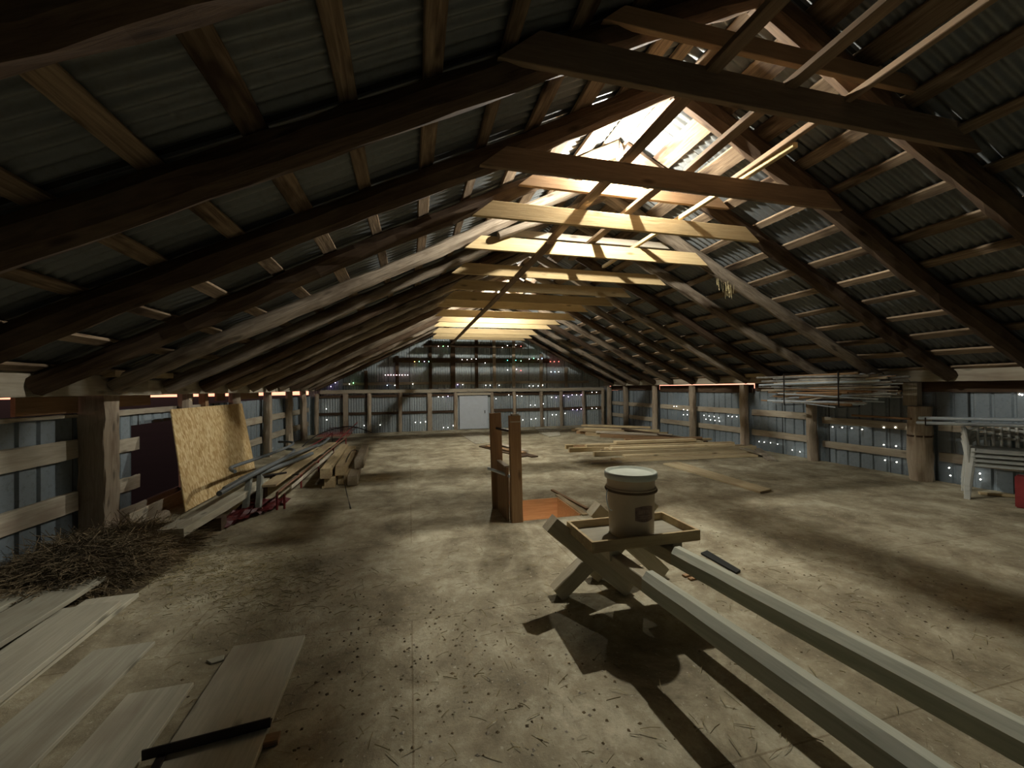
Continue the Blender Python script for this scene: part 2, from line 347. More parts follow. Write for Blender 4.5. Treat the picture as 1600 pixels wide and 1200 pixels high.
# purlins lie on the rafters, under the steel
R = random.Random(4)
for side in (-1, 1):
    sd = 'left' if side < 0 else 'right'; smax = (4.72 if side < 0 else 4.66)*SL
    s = .10; i = 0
    while s < smax:
        w_ = R.choice((.085, .10, .115)) if i > 3 else (.17, .20, .17, .12)[i]
        t_ = .026; up = Vector((side*.5, 0, 1)).normalized(); cx = RX+side*s/SL; cz = rz(cx)
        c = Vector((cx, 0, cz))+up*(.084+t_/2)
        beam('roof_purlin', (c.x, YB+.1, c.z), (c.x, YE-.05, c.z), w_, t_, M['purlin'], up, .0, .010, 60, label='rough roof purlin board on the %s slope, %s down from the ridge' % (sd, ORD[i]), cat='purlin', group='purlins of the %s roof slope' % sd)
        s += .43 if i else .34; i += 1
# collar ties, nailed to the near face of the rafters
TE = {1: (.43, 3.89, 2.96, .18), 2: (.48, 3.72, 2.88, .155), 3: (.55, 3.66, 2.88, .15), 4: (.59, 3.69, 2.87, .15), 5: (.53, 3.65, 2.82, .145), 6: (.58, 3.56, 2.82, .145)}
R = random.Random(8)
def tie(y, x0, x1, zb, h, mat, label, s=0):
    """plank on edge, ends cut to the roof pitch"""
    L = x1-x0; bm = bmesh.new(); c = .5
    pts = [(x0, zb), (x1, zb), (x1-h/c*.62, zb+h), (x0+h/c*.62, zb+h)]
    f = [bm.verts.new((x, y-.019, z)) for x, z in pts]; g = [bm.verts.new((x, y+.019, z)) for x, z in pts]
    bm.faces.new(f[::-1]); bm.faces.new(g)
    for i in range(4): bm.faces.new((f[i], f[(i+1) % 4], g[(i+1) % 4], g[i]))
    bmesh.ops.bevel(bm, geom=bm.edges[:], offset=.003, segments=1, affect='EDGES')
    mid = Vector(((x0+x1)/2, y, zb+h/2))
    for v in bm.verts: v.co -= mid
    o = obj('collar_tie', bm, mat); o.location = mid
    return tag(o, label, 'collar tie')
for k in range(1, 15):
    x0, x1, zb, h = TE.get(k, (.58+R.uniform(-.08, .08), 3.60+R.uniform(-.1, .1), 2.85+R.uniform(-.03, .03), .145)) if k else (.4, 3.9, 2.95, .17)
    y = YK[k]-.0
    tie(y, x0, x1, zb, h, M['browntie'] if k < 3 else M['fresh'], '%s plank collar tie across the roof, %s from the camera' % ('brown' if k < 3 else 'yellow', ORD[k-1]))  # ties before the bulb browner: their backlit shade put into the colour
for k, x0, x1, zb, mt, cl in ((1, 1.0, 3.35, 3.27, M['redwood'], 'dark'), (3, .98, 3.28, 3.20, M['redwood'], 'brown'), (4, 1.0, 3.28, 3.12, M['white_board'], 'pale')):
    o = tie(YK[k]+(.20 if k == 4 else 0), x0, x1, zb, .105 if k < 4 else .075, mt, '%s short upper tie close under the ridge, above the %s collar tie' % (cl, ORD[k-1])); o['category'] = 'upper tie'; o.name = 'upper_tie'
# long runner boards that brace the ties lengthwise
for p0, p1, mt, lb in (((1.69, .2, 3.145), (1.64, 4.5, 3.10), M['browntie'], 'long runner board on top of the nearest ties, leftmost'),
                       ((1.42, 3.9, 2.835), (1.33, 13.1, 2.80), M['browntie'], 'long runner board crossing beneath the farther ties'),
                       ((2.16, .2, 3.155), (2.25, 2.85, 3.125), M['browntie'], 'dark runner board on the near ties, middle of three'),
                       ((2.14, 2.95, 3.10), (2.10, 5.0, 3.06), M['browntie'], 'shorter runner board over the third and fourth ties, middle'),
                       ((2.60, .2, 3.15), (2.70, 2.9, 3.11), M['browntie'], 'thin runner board on the near ties, rightmost'),
                       ((2.72, 2.3, 3.085), (2.68, 5.2, 3.05), M['fresh'], 'pale-edged runner board ending by the fourth tie, rightmost')):
    beam('runner_board', p0, p1, .085 if 'thin' not in lb and 'pale' not in lb else .045, .03 if 'beneath' in lb else .04, mt, (0, 0, 1), 0, .003, 20, label=lb, cat='runner board')
for i, (x0, x1, y, zz) in enumerate(((.9, 1.9, 5.3, 3.0), (1.3, 2.1, 6.2, 3.0), (2.0, 2.6, 6.9, 3.0))):
    beam('brace_board', (x0, y, 3.0), (x1, y+1.6, 3.22), .07, .03, M['fresh'], label='slanting brace lath between collar ties, %s from the camera' % ORD[i], cat='brace')
# plywood gusset under the apex at the fourth rafter pair
bm = bmesh.new(); y = YK[3]+.225
f = [bm.verts.new((x, yy, z)) for yy in (y, y+.015) for x, z in ((RX-.42, 3.42), (RX+.34, 3.42), (RX+.06, 3.64), (RX-.06, 3.64))]
bm.faces.new(f[3::-1]); bm.faces.new(f[4:])
for i in range(4): bm.faces.new((f[i], f[(i+1) % 4], f[4+(i+1) % 4], f[4+i]))
tag(obj('gusset_plate', bm, M['ply']), 'brown plywood gusset under the roof peak behind the near bulb', 'gusset')
pole('bent_brace_pole', (.95, YK[4]-.1, 3.02), (2.2, YK[4]-.1, 3.52), .045, M['bark'], label='crooked peeled pole under the ridge behind the near bulb', cat='pole')

# bare bulbs
def light_bulb(loc, label, r=.030, mt='bulb'):
    t = empty('light_bulb', loc, label, 'light bulb')
    prof = [(0, -r*1.15), (r*.45, -r*1.05), (r*.82, -r*.6), (r, 0), (r*.88, r*.5), (r*.6, r*.95), (r*.42, r*1.3)]
    o = obj('glass', lathe_bm(prof, 20), M[mt], t, True)
    obj('socket', lathe_bm([(0, r*1.3), (r*.5, r*1.3), (r*.55, r*1.7), (r*.6, r*2.2), (r*.4, r*2.5), (0, r*2.5)], 20), M['socket'], t, True)
    obj('cord', tube_bm([(0, 0, r*2.4), (.004, .002, r*4), (0, 0, .16)], .004, 6), M['cord'], t); return t
light_bulb((1.95, 3.43, 3.53), 'lit bare bulb hanging under the ridge above the hatch')
light_bulb((1.95, 8.75, 3.47), 'lit bare bulb under the ridge farther back in the loft', mt='bulb_far')

# ------------------------------------------------------------ side walls: posts, plates, girts
PL = [3.05, 4.62, 6.15, 7.65, 9.25, 10.8, 12.1]; PR = [2.5, 4.05, 5.6, 7.1, 8.7, 10.3, 11.95, 13.05]
R = random.Random(5)
for i, y in enumerate([-.2, 1.45]+PL):
    big = y == 4.62; lb = 'thick weathered wall post against the left wall, %s from the camera' % ORD[i] if y > 2 else None
    if y < 2.5: pole('wall_post', (XL+.13, y, 0), (XL+.13, y, 1.33), .085, M['post'], (1, 0, 0), 8, label='weathered post of the left wall, %s from the camera' % ORD[i], cat='post', group='left wall posts'); continue
    if big: beam('wall_post', (XL+.12, y, 0), (XL+.12, y, 1.33), .20, .20, M['post'], (1, 0, 0), .008, .006, 12, label='thick squared wall post of the left wall, beside the hay pile', cat='post', group='left wall posts')
    else: pole('wall_post', (XL+.12, y, 0), (XL+.12, y, 1.33), .085, M['post'], (1, 0, 0), 8, .12, .01, label='weathered log post of the left wall, %s from the camera' % ORD[i], cat='post', group='left wall posts', taper=.95)
beam('wall_post', (XL+.06, 4.84, .0), (XL+.06, 4.84, 1.18), .12, .05, M['weather'], (1, 0, 0), .006, .004, 12, label='flat pale stud beside the thick post of the left wall', cat='stud')
beam('wall_post', (XL+.06, 6.75, .0), (XL+.06, 6.75, 1.33), .09, .09, M['redwood'], (1, 0, 0), .004, 0, 8, label='reddish stud at the edge of the wall opening behind the strand board', cat='stud')
for i, y in enumerate([-.6, .95]+PR):
    big = y == 4.05
    pole('wall_post', (XR-.14, y, 0), (XR-.14, y, 1.36 if not big else 1.02), .13 if big else .085, M['post'], (1, 0, 0), 9, .10, .01, label=('thick split log post of the right wall beside the steel pipes' if big else 'weathered log post of the right wall, %s from the camera' % ORD[i]), cat='post', group='right wall posts', taper=.95)
beam('post_block', (XR-.16, 4.12, 1.03), (XR-.16, 4.12, 1.355), .17, .10, M['weather'], (1, 0, 0), label='short square block on the thick right post, under the plate', cat='block')
# plates (top beams); the left one is in lapped lengths
beam('wall_plate', (-2.64, -1.9, 1.415), (-2.64, 4.95, 1.415), .05, .18, M['weather'], (0, 0, 1), .003, .004, 26, label='weathered top plate of the left wall, near length', cat='wall plate')
beam('wall_plate', (-2.66, 4.97, 1.40), (-2.66, 9.1, 1.40), .05, .155, M['weather'], (0, 0, 1), .003, .004, 20, label='weathered top plate of the left wall, middle length', cat='wall plate')
beam('wall_plate', (-2.65, 9.12, 1.40), (-2.65, 13.2, 1.40), .05, .145, M['weather'], (0, 0, 1), .003, .004, 20, label='weathered top plate of the left wall, far length', cat='wall plate')
beam('wall_plate', (6.78, -1.9, 1.44), (6.78, 4.55, 1.44), .05, .155, M['weather'], (0, 0, 1), .003, .004, 26, label='weathered top plate of the right wall, near length', cat='wall plate')
beam('wall_plate', (6.78, 4.57, 1.45), (6.78, 13.2, 1.445), .05, .14, M['weather'], (0, 0, 1), .003, .004, 26, label='weathered top plate of the right wall, far length', cat='wall plate')
beam('packing_block', (-2.56, 4.3, 1.52), (-2.56, 5.2, 1.53), .10, .06, M['lumber'], label='short yellowish block lying on the left plate', cat='block')
beam('packing_block', (6.70, 6.1, 1.54), (6.70, 7.0, 1.54), .12, .07, M['lumber'], label='short yellowish block lying on the right plate beside the pole rack', cat='block')
# girts
def girt(side, y0, y1, z, h, label, dz=0.):
    x = XL+.026 if side < 0 else XR-.026
    beam('wall_girt', (x, y0, z), (x, y1, z+dz), .036, h, M['weather'], (0, 0, 1), .005, .004, max(4, int((y1-y0)/.2)), label=label, cat='girt')
lv = {0: ('upper', .77, .14), 1: ('lower', .36, .14)}
for j in (0, 1):
    nm, z, h = lv[j]
    girt(-1, 1.6, 4.5, z+.06*(1-j)+.02, h+.03, nm+' horizontal girt of the left wall, above the hay')
    girt(-1, 4.93, 5.36, z+.02, .14, nm+' sawn-off girt stub left of the wall opening')
    girt(-1, 6.85, 9.18, z, .13, nm+' girt of the left wall behind the strand board')
    girt(-1, 9.34, 13.1, z, .13, nm+' girt of the left wall near the far corner')
    girt(1, -.4, 3.9, z-.02, .12, nm+' girt of the right wall behind the plastic chairs')
    girt(1, 4.2, 5.5, z-(.4 if j == 0 else .08) if False else z-.05, .11, nm+' girt of the right wall below the pole rack')
    girt(1, 5.7, 7.0, z+.0, .12, nm+' girt of the right wall, second bay beyond the rack')
    girt(1, 7.2, 10.2, z, .12, nm+' girt of the right wall beside the lumber pile')
    girt(1, 10.4, 13.1, z, .12, nm+' girt of the right wall near the far corner')
girt(-1, 4.9, 6.7, 1.14, .06, 'thin girt along the top of the wall opening')
girt(-1, 4.93, 6.7, .06, .14, 'low board below the wall opening')
girt(-1, 1.6, 4.5, 1.15, .03, 'thin pale top edge board above the hay')
beam('glow_blocker_board', (XL+.03, 3.9, 1.25), (XL+.03, 4.5, 1.25), .03, .15, M['redwood'], label='reddish added glow-blocking board under the left plate by the thick post', cat='board')  # this and the next boards added to break up the sky glow
for y0, y1, l in ((5.0, 5.55, 'nearest'), (6.25, 6.5, 'second'), (7.2, 7.5, 'third'), (8.0, 9.0, 'farthest')):
    beam('glow_blocker_board', (XL+.03, y0, 1.27), (XL+.03, y1, 1.27), .03, .13, M['redwood'], label='reddish added glow-blocking board under the left plate, %s of those above the strand board' % l, cat='board')
for y0, y1, l in ((-1.9, 6.9, 'near end'), (6.95, 10.2, 'middle'), (10.25, 13.1, 'far end')):  # added boards that narrow the right eave's sky glow to a thin line
    zc = 1.27 if l == 'middle' else 1.31
    beam('glow_blocker_board', (XR-.03, y0, zc), (XR-.03, y1, zc), .03, .175, M['rafter'], label='dark added glow-blocking board under the right plate, %s' % l, cat='board')

# ------------------------------------------------------------ far wall framing
FY = YE-.09
R = random.Random(9)
for i, x in enumerate((-2.72, -1.9, -1.21, -.3, .62, 1.46, 2.66, 3.42, 4.39, 5.12, 5.96, 6.7)):
    t_ = .10 if x in (1.46, 2.66) else .14
    if x in (.62, 2.66, -1.9): 
        beam('far_wall_stud', (x, FY, 0), (x, FY, 1.24), t_, .08, M['post'], (0, 1, 0), .006, .005, 8, label='squared stud of the far wall, %s from the left' % ORD[i], cat='stud', group='studs of the far wall')
    else:
        pole('far_wall_stud', (x, FY, 0), (x, FY, 1.24), .06, M['post'], (0, 1, 0), 8, .1, .01, label='log stud of the far wall, %s from the left' % ORD[i], cat='stud', group='studs of the far wall', taper=1)
for i, x in enumerate((-1.3, -.38, .65, 1.37, 2.15, 2.75, 3.42, 4.39, 5.3)):
    zt = rz(x)-.12
    if zt > 1.5: beam('gable_stud', (x, FY+.0, 1.36), (x, FY+.0, zt), .10 if i != 3 else .15, .05, M['rafter'] if i in (0, 1, 2, 3, 4) else M['post'], (0, 1, 0), .005, .004, 8, label='gable stud above the middle beam of the far wall, %s from the left' % ORD[i], cat='stud', group='gable studs')
beam('far_wall_beam', (-2.6, FY-.02, 1.295), (6.7, FY-.02, 1.27), .10, .11, M['weather'], (0, 0, 1), .006, .006, 30, label='weathered middle beam across the far wall above the door', cat='beam')
for z, h, mt, l in ((1.53, .09, M['weather'], 'pale lower'), (2.27, .15, M['rafter'], 'dark middle'), (2.75, .11, M['rafter'], 'dark upper')):
    a = RX-(RZ-z-.14)*2; b_ = RX+(RZ-z-.14)*2
    beam('gable_girt', (a+.1, FY+.06, z), (b_-.1, FY+.06, z), .03, h, mt, (0, 0, 1), .005, .004, 24, label=l+' girt across the gable of the far wall', cat='girt')
beam('far_wall_girt', (-2.7, FY+.06, 1.14), (1.4, FY+.06, 1.14), .03, .07, M['rafter'], (0, 0, 1), .004, .004, 16, label='thin dark girt under the middle beam, left of the door', cat='girt')
beam('far_wall_girt', (-2.7, FY+.06, .62), (1.4, FY+.06, .60), .03, .08, M['rafter'], (0, 0, 1), .004, .004, 16, label='dark mid girt of the far wall, left of the door', cat='girt')
beam('far_wall_girt', (2.72, FY+.06, 1.14), (6.8, FY+.06, 1.14), .03, .09, M['rafter'], (0, 0, 1), .004, .004, 16, label='dark girt under the middle beam, right of the door', cat='girt')
beam('far_wall_girt', (2.72, FY+.06, .60), (6.8, FY+.06, .60), .03, .10, M['rafter'], (0, 0, 1), .004, .004, 16, label='dark mid girt of the far wall, right of the door', cat='girt')
# door
t = empty('door_1', (2.04, FY+.03, 0), None, None); t['kind'] = 'structure'
dp = obj('door_panel', box_bm(-.46, .46, -.02, .02, .02, 1.10, bev=.004), M['doorwhite'], t)
bm = box_bm(-.47, -.43, -.032, -.02, .02, 1.10); box_bm(.43, .47, -.032, -.02, .02, 1.10, bm); box_bm(-.43, .43, -.032, -.02, .02, .06, bm); box_bm(-.43, .43, -.032, -.02, 1.05, 1.10, bm); obj('door_trim', bm, M['doorwhite'], t)
obj('door_handle', box_bm(.36, .38, -.06, -.02, .52, .62, bev=.004), M['darkmetal'], dp)
beam('door_header', (1.5, FY-.02, 1.165), (2.6, FY-.02, 1.165), .06, .08, M['weather'], label='pale header board over the white door', cat='board')
# ------------------------------------------------------------ hatch with its ladder
def slab(x0, x1, y0, y1, z0, z1): return box_bm(x0, x1, y0, y1, z0, z1)
bm = slab(HX0-.02, HX0, HY0, HY1, -1.9, -.005); slab(HX1, HX1+.02, HY0, HY1, -1.9, -.005, ); bm.free()
bm = bmesh.new()
box_bm(HX0-.02, HX0, HY0-.02, HY1+.02, -1.9, -.061, bm); box_bm(HX1, HX1+.02, HY0-.02, HY1+.02, -1.9, -.061, bm)
box_bm(HX0, HX1, HY1, HY1+.02, -1.9, -.061, bm); box_bm(HX0, HX1, HY0-.02, HY0, -1.9, -.061, bm); box_bm(HX0-.02, HX1+.02, HY0-.02, HY1+.02, -1.93, -1.9, bm)
structure('trim_2', bm, M['ply'])
bm = bmesh.new()
box_bm(HX0+.001, HX1-.001, HY1-.018, HY1-.001, -.22, .012, bm); box_bm(HX1-.018, HX1-.001, HY0+.001, HY1-.018, -.22, .012, bm)
tag(obj('hatch_lining', bm, M['ply']), 'orange lit plywood rim lining the floor hatch', 'hatch lining')
beam('hatch_kerb', (HX1+.035, HY0-.02, .008), (HX1+.035, HY1+.12, .008), .06, .014, M['lumber'], label='narrow board edging the hatch on its right', cat='board')
beam('hatch_kerb', (HX1+.14, HY0+.15, .012), (HX1+.05, HY1+.35, .012), .04, .02, M['redwood'], label='dark reddish strip lying on the floor beyond the hatch corner', cat='board')
t = empty('stair_lamp', (HX0+.22, HY0+.06, -.85), 'warm lamp down inside the hatch shaft', 'lamp')
obj('lamp_glass', lathe_bm([(0, -.045), (.03, -.03), (.04, 0), (.03, .03), (.018, .045)], 16), M['warmbulb'], t, True)
obj('lamp_base', lathe_bm([(0, .045), (.022, .045), (.03, .08), (0, .08)], 16), M['socket'], t, True); obj('bracket', box_bm(-.012, .012, -.06, 0, .08, .10), M['darkmetal'], t)
t = empty('hatch_ladder', (1.0, 4.2, 0), 'brown timber ladder head with two posts standing beside the open floor hatch', 'ladder')
def lad(name, p0, p1, w, t_, up, mt=M['redwood'], lb=None): return beam(name, p0, p1, w, t_, mt, up, parent=t, label=lb)
lad('rail', (.955, 4.46, 0), (.93, 4.46, 1.07), .13, .05, (0, 1, 0))
lad('rail', (1.035, 3.94, 0), (1.02, 3.94, 1.07), .115, .06, (0, 1, 0))
lad('side_panel', (.955, 4.20, .0), (.955, 4.20, .54), .42, .03, (1, 0, 0))
lad('side_panel', (1.0, 4.00, .0), (1.0, 4.00, .44), .03, .09, (0, 1, 0))
lad('top_cap', (.99, 3.94, 1.078), (1.06, 3.94, 1.078), .07, .012, (0, 0, 1), M['white_board'])
lad('paint_mark', (.965, 3.906, 1.01), (1.077, 3.906, 1.01), .006, .014, (0, 0, 1), M['white_board'])
lad('panel_cap', (.955, 4.02, .545), (.955, 4.40, .545), .05, .012, (0, 0, 1), M['weather'])
obj('rung', tube_bm([Vector((.83, 4.36, .47))-t.location, Vector((.985, 3.95, .455))-t.location], .016, 10), M['steel'], t, True)
obj('rung', tube_bm([Vector((.94, 4.42, .90))-t.location, Vector((1.03, 3.97, .90))-t.location], .014, 10), M['darkmetal'], t, True)

# ------------------------------------------------------------ sawhorses, rails, tray and bucket
def xframe(A0, A1, B0, B1, label):
    A0, A1, B0, B1 = map(Vector, (A0, A1, B0, B1)); c = (A0+A1+B0+B1)/4; t = empty('sawhorse', (c.x, c.y, 0), label, 'sawhorse')
    for p, q in ((A0, A1), (B0, B1)):
        beam('leg', p, q, .10, .085, M['sawleg'], (0, 1, 0), .002, .002, 8, parent=t)
    return t
xframe((1.37, 2.40, .028), (.83, 2.36, .52), (.90, 2.46, .028), (1.40, 2.46, .42), 'crossed grey timber sawhorse at the left under the tray')
xframe((1.72, 2.53, .028), (1.19, 2.51, .53), (1.22, 2.61, .028), (1.69, 2.60, .52), 'crossed grey timber sawhorse behind, right of the other, under the bucket')
RD = Vector((.075, -1.06, 0)); 
def capped(x0, y0, x1, y1, L, label):
    """long grey rail: chamfered cap timber on a lower timber that carries on under the tray"""
    d = Vector((x1-x0, y1-y0, 0)).normalized(); s = Vector((x0, y0, 0)); e = s+d*L; n = Vector((d.y, -d.x, 0))
    if n.x < 0: n = -n
    ctr = n*.042
    t = empty('support_rail', (s.x+ctr.x, s.y+ctr.y, .30), label, 'timber rail')
    a = s+ctr; b_ = e+ctr
    h = .092; sec = [(-.042, -.047), (.042, -.047), (.042, .024), (.022, .045), (-.014, .045), (-.042, .015)]
    bm = prism([(-y, z) for y, z in sec], L, 24, .0012, .001, 5)
    o = obj('cap_timber', bm, M['grey4x4'], t); orient(o, (b_.x, b_.y, .405), (a.x, a.y, .405), (0, 0, 1), t)
    beam('under_timber', (s-d*.72+ctr)+Vector((0, 0, .385)), (s+ctr-d*.005)+Vector((0, 0, .385)), .07, .075, M['sawleg'], parent=t)
    return t
capped(1.08, 1.75, 1.16, .69, 3.4, 'long grey chamfered timber rail with its end left of centre, running to the bottom edge')
capped(1.40, 1.97, 1.52, .70, 3.6, 'long grey chamfered timber rail farther right, ending below the tray corner')
t = empty('wooden_tray', (1.285, 2.19, .40), 'shallow wooden tray of sawdust resting on the sawhorse rails', 'tray')
TX, TY = .325, .165
obj('base', box_bm(-TX, TX, -TY, TY, .055, .066), M['floorboard'], t)
for nm, b4 in (('rim', (-TX, TX, -TY-.016, -TY)), ('rim', (-TX, TX, TY, TY+.016)), ('rim', (-TX-.016, -TX, -TY-.016, TY+.016)), ('rim', (TX, TX+.016, -TY-.016, TY+.016))):
    obj(nm, box_bm(*b4, .052, .112), M['lumber'] if 'x' else 0, t)
for x in (-.20, .20): obj('cleat', box_bm(x-.03, x+.03, -TY+.0, TY, -.009, .055), M['sawleg'], t)
# bucket
t = empty('plastic_bucket', (1.29, 2.195, .4665), 'off-white lidded plastic bucket with an oval label, standing on the wooden tray', 'bucket')
prof = [(0, 0), (.126, 0), (.130, .006), (.1345, .15), (.1385, .268), (.1475, .270), (.149, .276), (.149, .283), (.139, .286), (.141, .345), (0, .345)]
obj('body', lathe_bm(prof, 48), M['bucket'], t, True)
obj('lid', lathe_bm([(.141, .335), (.152, .337), (.1555, .345), (.1555, .366), (.150, .374), (.140, .374), (.134, .366), (.128, .361), (.05, .360), (.03, .364), (0, .364)], 48), M['lid'], t, True)
obj('collar_band', lathe_bm([(.1385, .262), (.1525, .262), (.1545, .268), (.1525, .275), (.1385, .275)], 48), M['bandbrown'], t, True)
hp = [(-.153+.0*i, -.01, .268) for i in range(1)]
obj('bail_handle', tube_bm(smoothpts([(-.153, 0, .27), (-.166, -.01, .245), (-.168, -.02, .20), (-.160, -.03, .165), (-.150, -.045, .16)]), .0028, 6), M['steel'], t, True)
# oval label, curved to the body, facing the camera side
def patch(a0, a1, z0, z1, oval, off, n=20, m_=10):
    bm = bmesh.new(); g = []
    for j in range(m_+1):
        row = []
        for i in range(n+1):
            u = i/n*2-1; v = j/m_*2-1; hh = (1-.22*abs(u)**2) if oval else 1
            a = (a0+a1)/2+u*(a1-a0)/2; z = (z0+z1)/2+v*hh*(z1-z0)/2; r = .130+.0085*z/.268+off
            row.append(bm.verts.new((r*math.cos(a), r*math.sin(a), z)))
        g.append(row)
    for j in range(m_):
        for i in range(n): bm.faces.new((g[j][i], g[j][i+1], g[j+1][i+1], g[j+1][i]))
    return bm
A0 = math.radians(-112+2)
lp = obj('label_patch', patch(A0-.02, A0+.86, .105, .198, True, .0022), M['labelink'], t)
bm = bmesh.new()
for row, (zc, hh, k) in enumerate(((.163, .020, 7), (.140, .008, 11), (.128, .006, 10))):
    rr = random.Random(row)
    for i in range(k):
        a = A0+.12+i*(.56/k); 
        for (u0, u1, v0, v1) in ((0, .25, 0, 1), (.25, .75, .8, 1), (.25, .7, .4, .55)) if rr.random() < .6 else ((0, .25, 0, 1), (.6, .85, 0, 1), (.25, .6, 0, .15)):
            q = [(a+u*(.46/k), zc-hh/2+v*hh) for u, v in ((u0, v0), (u1, v0), (u1, v1), (u0, v1))]
            r = .130+.0085*zc/.268+.0032; bm.faces.new([bm.verts.new((r*math.cos(x), r*math.sin(x), z)) for x, z in q])
obj('label_print', bm, M['labeltext'], lp)
# strap and small offcuts by the rails
bm = bmesh.new(); P = [onz(1095, 866, .004), onz(1105, 862, .004), onz(1157, 893, .004), onz(1150, 897, .004)]
q = [bm.verts.new(p) for p in P]; q2 = [bm.verts.new(p+Vector((0, 0, .012))) for p in P]; bm.faces.new(q[::-1]); bm.faces.new(q2)
for i in range(4): bm.faces.new((q[i], q[(i+1) % 4], q2[(i+1) % 4], q2[i]))
tag(obj('strap', bm, M['strap']), 'flat black strap on the floor right of the farther rail', 'strap')
for i, (a, b_) in enumerate((((1068, 900), (1084, 896)), ((1077, 905), (1096, 901)))):
    beam('wood_offcut', onz(*a, .008), onz(*b_, .008), .03, .014, M['redwood'], label='small dark offcut between the two rails, %s' % ('nearer the tray' if i == 0 else 'farther from the tray'), cat='offcut')

# ------------------------------------------------------------ lower left: hay and loose boards
def strands(name, n, fn, mat, wd=.0022, seed=1, label=None, cat=None):
    R = random.Random(seed); vs = []; fs = []
    for _ in range(n):
        p, d, L, cur = fn(R); d.normalize(); s = d.cross(Vector((R.uniform(-1, 1), R.uniform(-1, 1), R.uniform(-1, 1)))).normalized()*wd*R.uniform(.6, 1.5)
        k = Vector((0, 0, cur)); b = len(vs)
        for t in (0, .5, 1): q = p+d*(L*t)+k*(t*(1-t)*4); vs += [q-s, q+s]
        fs += [(b, b+1, b+3, b+2), (b+2, b+3, b+5, b+4)]
    me = D.meshes.new(name); me.from_pydata([tuple(v) for v in vs], [], fs); me.update()
    return tag(obj(name, me, mat), label, cat, None, 'stuff')
HC = Vector((-2.38, 3.85, 0))
def hayh(x, y):
    u = (x-HC.x)/.56; v = (y-HC.y)/.72; q = u*u+v*v
    return max(0, .20*(1-q)**.8 if q < 1 else 0)*(1+.15*math.sin(x*13)*math.cos(y*9))
bm = bmesh.new(); N = 60; g = [[None]*(N+1) for _ in range(N+1)]; R = random.Random(3)
for i in range(N+1):
    for j in range(N+1):
        x = HC.x-.55+1.14*i/N; y = HC.y-.82+1.64*j/N; h = hayh(x, y); g[i][j] = bm.verts.new((x, y, max(.002, h*.92+R.uniform(-.012, .012)*(h > .01))))
for i in range(N):
    for j in range(N): bm.faces.new((g[i][j], g[i+1][j], g[i+1][j+1], g[i][j+1]))
hm = obj('hay_pile', bm, M['hay'], None, True); tag(hm, 'dark pile of loose hay against the left wall', 'hay', None, 'stuff')
def fh(R):
    while True:
        x = HC.x+R.uniform(-.5, .62); y = HC.y+R.uniform(-.8, .8); h = hayh(x, y)
        if h > .01 and x > XL+.03: break
    p = Vector((x, y, h)); return p, Vector((R.uniform(-1, 1)+.5, R.uniform(-1, 1)-.2, R.uniform(-.15, .30))), R.uniform(.05, .22), R.uniform(0, .02)
o = strands('hay_strands', 16000, fh, M['hay'], .0016, 7); del o['kind']; o.parent = hm
o['kind'] = 'stuff'
def fl(R):
    if R.random() < .55:
        a = R.uniform(0, 1); x = -2.0+1.3*a+R.gauss(0, .18); y = 3.9-.9*a+R.gauss(0, .28)
    elif R.random() < .5: x = R.uniform(-.7, 3.6); y = R.uniform(.9, 3.4)
    else: x = R.uniform(-2.6, 6.5); y = R.uniform(.6, 10)
    if HX0-.1 < x < HX1+.1 and HY0-.1 < y < HY1+.1: x -= .8
    return Vector((x, y, .004)), Vector((R.uniform(-1, 1), R.uniform(-1, 1), R.uniform(0, .06))), R.uniform(.015, .085), R.uniform(0, .008)
strands('straw_litter', 5200, fl, M['straw'], .0013, 11, 'bits of straw and chaff strewn over the floor', 'straw')
def crumbs(name, n, seed, mat, label):
    R = random.Random(seed); vs = []; fs = []
    for _ in range(n):
        c = R.choice(((0, 1.3, .7, .5), (.2, 1.9, .4, .3), (2.9, 1.9, .5, .5), (-.2, 2.3, .5, .3), (3, 2.6, 1.5, 1.0), (-1.2, 3.3, .5, .3))); x = R.gauss(c[0], c[2]); y = R.gauss(c[1], c[3]); s = R.uniform(.003, .011)
        if x < -2.7 or x > 6.7: continue
        b = len(vs); a = R.uniform(0, 3)
        for k in range(4): vs.append((x+s*math.cos(a+k*1.57)*R.uniform(.5, 1.2), y+s*math.sin(a+k*1.57)*R.uniform(.5, 1.2), .001))
        vs.append((x, y, s*.7)); fs += [(b+k, b+(k+1) % 4, b+4) for k in range(4)]
    me = D.meshes.new(name); me.from_pydata(vs, [], fs); return tag(obj(name, me, mat), label, 'debris', None, 'stuff')
crumbs('floor_crumbs', 900, 3, M['hay'], 'dark crumbs of dirt and chaff on the floor in front')
crumbs('wood_chips', 350, 4, M['white_board'], 'pale wood chips scattered on the floor')

def plank4(name, px, z, th, mat, label, cat='board'):
    """flat board from its four top corners seen in the photo, lying at top height z"""
    P = [onz(x, y, z) for x, y in px]; c = sum(P, Vector())/4; bm = bmesh.new()
    top = [bm.verts.new(p-c) for p in P]; bot = [bm.verts.new(p-c-Vector((0, 0, th))) for p in P]
    bm.faces.new(top); bm.faces.new(bot[::-1])
    for i in range(4): bm.faces.new((top[i], top[(i+1) % 4], bot[(i+1) % 4], bot[i]))
    bmesh.ops.bevel(bm, geom=bm.edges[:], offset=.002, segments=1, affect='EDGES')
    # keep the grain along the long edge: rotate the mesh into the board's own frame
    d = (P[3]-P[0])+(P[2]-P[1]); e_ = (P[1]-P[0])+(P[2]-P[3]); d = d if d.length > e_.length else e_; a = math.atan2(d.y, d.x)
    bmesh.ops.rotate(bm, verts=bm.verts, cent=(0, 0, 0), matrix=Matrix.Rotation(-a, 3, 'Z'))
    o = obj(name, bm, mat); o.location = c; o.rotation_euler.z = a; return tag(o, label, cat)
F_ = M['floorboard']
